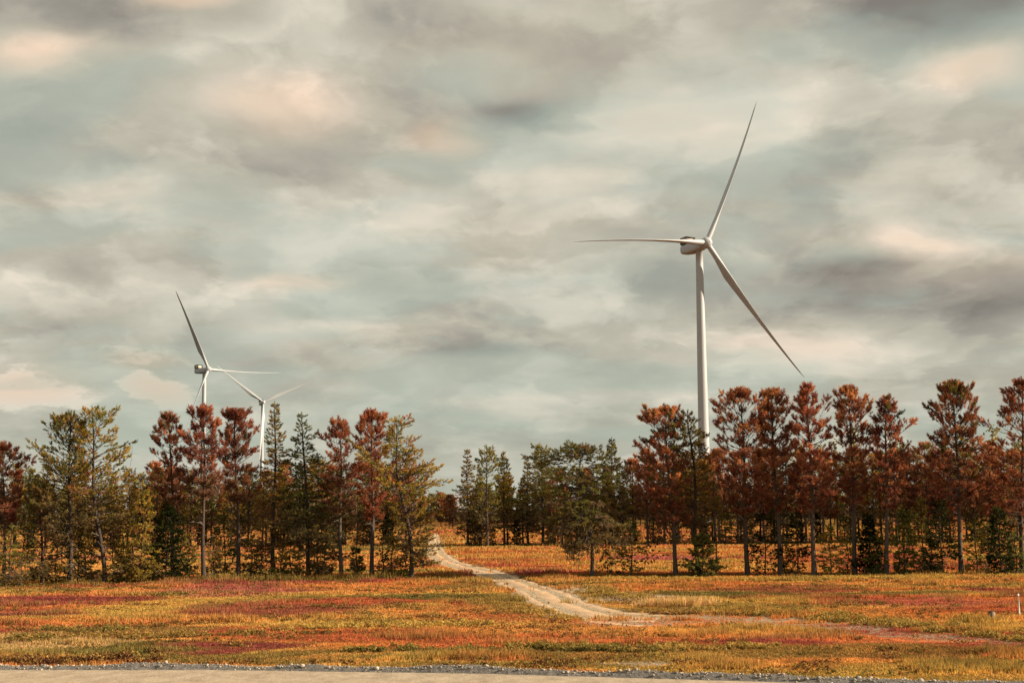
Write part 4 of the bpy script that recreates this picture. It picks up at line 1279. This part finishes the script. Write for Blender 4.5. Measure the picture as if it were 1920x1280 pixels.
RANK = ['second row front', 'second row mid', 'second row back']
for sub, off, step in ((0, 0.0, 2.8), (1, 5.5, 3.1), (2, 12.0, 3.6)):
    x = -79.0
    while x < 79:
        x += step * rng.uniform(.65, 1.35)
        y = float(row2_y(x)) + off + rng.normal(0, .5)
        px = PX(x, y)
        if not -15 < px < 1940:
            continue
        if 782 < px < 858:
            continue
        if sub == 0 and any(abs(px - q[0]) < 13 for q in MID):
            continue
        if px < 800:
            key = rng.choice(['rust', 'green', 'spruce', 'yellow'], p=[.22, .46, .14, .18]); h_ = rng.uniform(9.0, 12.6)
            grp = 'of the second row on the left'
            if sub == 2:
                if rng.uniform() < .45:
                    continue
                key, h_ = rng.choice(['yellow', 'green']), rng.uniform(10, 13)
        elif px < 1160:
            if sub == 2:
                continue
            key = rng.choice(['green', 'spruce', 'rust'], p=[.6, .3, .1]); h_ = rng.uniform(8.5, 11.2)
            grp = 'of the second row in the middle'
        else:
            key = rng.choice(['rust', 'green', 'spruce'], p=[.76, .18, .06]); h_ = rng.uniform(10.5, 13.6)
            if sub == 2:
                if px < 1390:
                    continue
                key, h_ = 'yellow', rng.uniform(14.5, 17.6) if px > 1510 else rng.uniform(13, 15)
            grp = 'of the second row on the right'
        put2(key, x, y, h_, RANK[sub], grp)

for x0_, x1_, st_ in ((-72, -16, 4.2), (-9, 18, 4.0), (20, 73, 2.7)):
    x_ = x0_
    while x_ < x1_:
        x_ += st_ * rng.uniform(.6, 1.4)
        y_ = float(row2_y(x_)) + rng.uniform(-1.2, 3)
        if -12 < PX(x_, y_) < 1935 and not 775 < PX(x_, y_) < 865:
            put2('bush', x_, y_, rng.uniform(2.6, 5.2), 'foot of second row', 'low young trees at the foot of the second row')
for px_, off_, key_ in ((1316, 3.0, 'green'), (1336, 8.0, 'rust'), (1326, 16.0, 'rust')):
    x_ = (px_ - W / 2) / F * (201 + off_); y_ = float(row2_y(x_)) + off_
    put2(key_, x_, y_, 11.6, 'second row gap', 'of the second row on the right')

spec3 = {
    'rust': [('red', 601, 12.5, 2.2, P_RED, F_BRN, .20), ('red', 602, 12.5, 2.4, P_REDG, F_BRN, .2)],
    'green': [('jack', 611, 12, 2.6, P_OLI, F_BRN, .15), ('jack', 612, 12, 2.4, P_BRNOL, F_BRN, .18)],
    'spruce': [('spruce', 621, 12.5, 2.2, P_GRN, F_BRN, .15)],
}
M3 = masters(spec3, .42, 16, .17, 2.3)
for sub, off, step in ((0, 0.0, 4.0), (1, 9.0, 5.5)):
    x = -178.0
    while x < 178:
        x += step * rng.uniform(.6, 1.4)
        y = float(row3_y(x)) + off + rng.normal(0, 1)
        px = PX(x, y)
        if not -10 < px < 1932:
            continue
        side = 'left' if px < 815 else 'right'
        key = rng.choice(['rust', 'green', 'spruce'], p=[.30, .45, .25] if side == 'left' or px < 1200 else [.5, .35, .15])
        lab = f'distant {LAB2[key][2]}, third row {("front", "back")[sub]}, {beside(px)}'
        if lab in USED:
            continue
        USED.add(lab)
        e = M3[key][int(rng.integers(0, len(M3[key])))]
        z = float(hgt(np.array([x]), np.array([y]))[0])
        h_ = rng.uniform(9.5, 12.8) if not 790 < px < 850 else rng.uniform(8.5, 10)
        o = put(e, (x, y, z - .05), h_, rng.uniform(0, 6.28))
        nm, cat, txt = LAB2[key]
        tag(o, f'distant {txt}, third row {("front", "back")[sub]}, {beside(px)}', cat, f'distant trees of the third row, {side}')
for MM in (M2, M3):
    for lst in MM.values():
        for e in lst:
            if not e[2]:
                for ch in list(e[0].children):
                    bpy.data.objects.remove(ch)
                bpy.data.objects.remove(e[0])

# the wood that closes the horizon
T = Tree(900); rg = T.rg
for _ in range(900):
    y = rg.uniform(640, 760); x = rg.uniform(-430, 430); hh = rg.uniform(9, 14)
    base = np.array([F_OLI, F_BRN, F_GRN, F_RUST])[rg.integers(0, 4)]
    T.wood.tube(np.array([(x, y, -.3), (x, y, hh * .9)]), [.16, .05], 4, BARK_D)
    for q in range(16):
        t = rg.uniform(.08, 1); a = rg.uniform(0, 6.28); r = 2.6 * (1 - t) + .2
        T.tuft(np.array([x + math.cos(a) * r * .6, y + math.sin(a) * r * .6, hh * t]), np.array([math.cos(a), math.sin(a), .4]), 1.6, .8, base * rg.uniform(.7, 1.2))
o = mesh_np('wood', *(lambda mb: (np.concatenate(mb.V), [np.concatenate(mb.Q)]))(T.wood), M_BARK, None, np.concatenate(T.wood.C))
tag(o, 'dark stems of the far wood on the horizon', kind='stuff'); o.name = 'far_wood_stems'
o = T.needles(8, .9, 'far_wood', M_NEEDLE, None)
tag(o, 'dark far wood closing the horizon behind the rows of trees', kind='stuff')


# ------------------------------------------------------------------ wind turbines
def blade_mb(L, root_r=1.0, chord=3.7, prebend=4.0, sg=1):
    """blade along +Z, chord along X, suction side towards -Y; bent towards -Y at the tip"""
    mb = MB()
    s = np.r_[0, .02, .05, .10, .16, .22, .30, .40, .50, .60, .70, .80, .88, .94, .975, 1.0]
    ch = np.interp(s, [0, .05, .10, .22, .30, .5, .75, .94, 1], [2 * root_r, 2 * root_r, 2.35, chord, chord * .92, chord * .62, chord * .36, chord * .20, .12])
    th = np.interp(s, [0, .05, .12, .22, .4, .7, 1], [2 * root_r, 2 * root_r * .97, 1.75, 1.05, .55, .25, .03])
    tw = sg * np.radians(np.interp(s, [0, .12, .3, .6, 1], [16, 14, 8, 3, 0]))
    rnd = np.interp(s, [0, .05, .2], [1, 1, 0])
    k = 16
    a = np.arange(k) * 2 * np.pi / k
    V = []
    for i in range(len(s)):
        cx = np.cos(a); sy = np.sin(a)
        xo = ch[i] / 2 * cx
        airf = th[i] / 2 * sy * np.where(cx < 0, 1, (1 - np.clip(cx, 0, 1)) ** .7 * .9 + .03)
        yo = rnd[i] * th[i] / 2 * sy + (1 - rnd[i]) * airf
        xo = (xo + (1 - rnd[i]) * ch[i] * .22) * sg
        c_, s_ = math.cos(tw[i]), math.sin(tw[i])
        V.append(np.stack([xo * c_ - yo * s_, xo * s_ + yo * c_ - prebend * s[i] ** 2.2, np.full(k, s[i] * L)], -1))
    V = np.concatenate(V)
    ii, jj = np.meshgrid(np.arange(len(s) - 1), np.arange(k), indexing='ij'); j2 = (jj + 1) % k
    Q = np.stack([ii * k + jj, ii * k + j2, (ii + 1) * k + j2, (ii + 1) * k + jj], -1).reshape(-1, 4)
    tip = np.array([list(range((len(s) - 1) * k, len(s) * k))])
    mb.add(V, Q, [(tip[0][0], tip[0][q], tip[0][q + 1]) for q in range(1, k - 1)])
    return mb


def loft(mb, secs):
    """secs: list of (y, half width, z low, z high, corner) rounded rectangles"""
    k = 24; V = []
    for (y, hw, zl, zh, pw) in secs:
        a = np.arange(k) * 2 * np.pi / k
        cx = np.sign(np.cos(a)) * np.abs(np.cos(a)) ** pw; cz = np.sign(np.sin(a)) * np.abs(np.sin(a)) ** pw
        V.append(np.stack([hw * cx, np.full(k, y), (zl + zh) / 2 + (zh - zl) / 2 * cz], -1))
    n = len(secs)
    V = np.concatenate(V + [np.array([[0, secs[0][0], (secs[0][2] + secs[0][3]) / 2], [0, secs[-1][0], (secs[-1][2] + secs[-1][3]) / 2]])])
    ii, jj = np.meshgrid(np.arange(n - 1), np.arange(k), indexing='ij'); j2 = (jj + 1) % k
    Q = np.stack([ii * k + jj, (ii + 1) * k + jj, (ii + 1) * k + j2, ii * k + j2], -1).reshape(-1, 4)
    T = [(q, (q + 1) % k, n * k) for q in range(k)] + [((n - 1) * k + (q + 1) % k, (n - 1) * k + q, n * k + 1) for q in range(k)]
    mb.add(V, Q, T)


def turbine(hub, yaw, ang, label, pb=3.2, sg=-1, pitch=87, RL=61.0, tilt=R(5)):
    """hub: world point of the rotor centre; the rotor looks towards (sin yaw, -cos yaw)"""
    n = np.array([math.sin(yaw), -math.cos(yaw), 0])
    back = 4.6
    bx_, by_ = hub[0] - n[0] * back, hub[1] - n[1] * back
    top = hub[2] - back * math.sin(tilt) - 1.75
    root = empty('wind_turbine', (bx_, by_, -0.4), yaw)
    tag(root, label, 'wind turbine', 'white three-bladed wind turbines')
    zt = top + 0.4
    # tower of rolled sections with slightly proud joints
    mb = MB(); P = []; rr = []
    zs = np.linspace(0, zt, 6)
    rad = lambda z: 2.15 - (2.15 - 1.28) * (z / zt) ** 1.15
    for a, b in zip(zs[:-1], zs[1:]):
        for q in np.linspace(a, b, 5)[:-1]:
            P.append((0, 0, q)); rr.append(rad(q))
    P.append((0, 0, zt)); rr.append(rad(zt))
    mb.tube(np.array(P), rr, 40, None, True)
    mb.build('tower', M_WHITE, root, True)
    hz = hub[2] + 0.4                                      # hub height in the turbine's own frame, rotor at y = -back
    # nacelle: y runs from the rotor (-) to the rear (+)
    mb = MB()
    loft(mb, [(-2.6, 1.2, -1.2, 1.2, .8), (-2.3, 1.65, -1.55, 1.55, .55), (0, 1.9, -1.75, 1.75, .42), (4.5, 1.9, -1.80, 1.75, .42), (7.6, 1.85, -1.35, 1.72, .42), (8.3, 1.55, -.9, 1.45, .5)])
    nac = mb.build('nacelle', M_WHITE, root, True); nac.location = (0, 0, hz - .4); nac.rotation_euler = (-tilt * .6, 0, 0); nac.scale = (1.1, 1.12, 1.1)
    mb = MB(); mb.box((-1.75, 4.6, 1.95), (1.75, 6.9, 3.75)); cool = mb.build('cooler', M_COOL, nac)
    mb = MB()
    for zz0, zz1 in ((1.70, 1.95), (3.75, 4.05)):
        mb.box((-1.95, 4.2, zz0), (1.95, 7.6, zz1))
    mb.box((-1.95, 7.30, 1.952), (1.95, 7.6, 3.748)); 
    for xx in (-1.9, 1.6):
        mb.box((xx, 4.2, 1.953), (xx + .3, 4.5, 3.747))
    mb.build('cooler_frame', M_DARK, nac)
    mb = MB(); mb.tube(np.array([(0, 0, zt - .35), (0, 0, zt + .15)]), [1.45, 1.5], 32, None, True)
    mb.build('yaw_ring', M_GREY, root, True)
    # rotor
    rot_m = Matrix.Translation((0, -back, hz)) @ Matrix.Rotation(-tilt, 4, 'X')
    mb = MB()
    ys = np.array([2.1, 1.6, .8, 0, -.7, -1.3, -1.75, -2.0, -2.08]); rs_ = np.array([1.5, 1.85, 2.05, 2.08, 1.95, 1.58, 1.05, .5, .03])
    mb.tube(np.stack([0 * ys, ys, 0 * ys], -1), rs_, 32, None, True)
    hb = mb.build('hub', M_WHITE, root, True); hb.matrix_basis = rot_m
    bm_ = blade_mb(RL - 1.0, prebend=pb, sg=sg)
    first = None
    for k_ in range(3):
        th = ang + k_ * 2 * math.pi / 3                      # from the rotor's right, counter-clockwise as seen from the front
        mm = rot_m @ Matrix.Rotation(-(th - math.pi / 2), 4, 'Y') @ Matrix.Rotation(R(4.8), 4, 'X') @ Matrix.Translation((0, 0, 1.0)) @ Matrix.Rotation(sg * R(pitch), 4, 'Z')
        if first is None:
            b_ = first = bm_.build('blade', M_WHITE, root, True)
        else:
            b_ = first.copy(); col.objects.link(b_); b_.parent = root
        b_.matrix_basis = mm
    return root


def hub_at(px, py, y):
    d = ray(px, py); return CAM + d * (y / d[1])


turbine(hub_at(1325, 455, 507.7), R(29.4), R(63.0), 'large nearest wind turbine rising above the rust pines on the right')
turbine(hub_at(391, 692, 997), R(50), R(118), 'middle-sized wind turbine behind the left group, one blade pointing up left', pitch=62)
turbine(hub_at(494, 754, 1440), R(22), R(144), 'small wind turbine half hidden by the narrow spruce, blades spread in a wide V', pitch=4)
turbine(hub_at(243, 886, 2900), R(35), R(82), 'tiny far wind turbine almost hidden behind the golden leaning pine')

# ------------------------------------------------------------------ stake, post and far marker
g_ = G(1912, 1157); t_ = hub_at(1909, 1115, g_[1])
st = empty('marker_stake', tuple(g_)); tag(st, 'thin white stake standing in the heath at the right edge', 'stake')
mb = MB(); mb.tube(np.array([(0, 0, -.15), (t_[0] - g_[0], 0, t_[2] - g_[2])]), [.034, .034], 8, None, True); mb.build('shaft', M_STAKE, st, True)
mb = MB(); q = np.array([t_[0] - g_[0], 0, t_[2] - g_[2]]); mb.tube(np.array([q - (0, 0, .02), q + (0, 0, .05), q + (0, 0, .07)]), [.044, .044, .02], 8, None, True)
mb.build('cap', M_STAKE, st, True)
g_ = G(1859, 1163)
st = empty('stump_post', tuple(g_)); tag(st, 'short weathered post stub with a pale side left of the white stake', 'post')
mb = MB(); mb.tube(np.array([(0, 0, -.1), (0, 0, .15), (.01, 0, .38), (.02, 0, .42)]), [.15, .14, .13, .10], 10, None, True); mb.build('post', M_STUMP, st, True)
mb = MB(); mb.box((.10, -.05, .12), (.155, .07, .38)); mb.build('pale_side', M_PALEWOOD, st)
g_ = G(967, 996); t_ = hub_at(967, 987, g_[1])
st = empty('marker_post', tuple(g_)); tag(st, 'tiny white post far off in the field seen under the second row of trees', 'post')
mb = MB(); mb.tube(np.array([(0, 0, -.2), (0, 0, 1.6)]), [.09, .09], 8, None, True); mb.build('shaft', M_STAKE, st, True)
mb = MB(); mb.tube(np.array([(0, 0, 1.58), (0, 0, 1.66), (0, 0, 1.70)]), [.11, .11, .04], 8, None, True); mb.build('cap', M_STAKE, st, True)
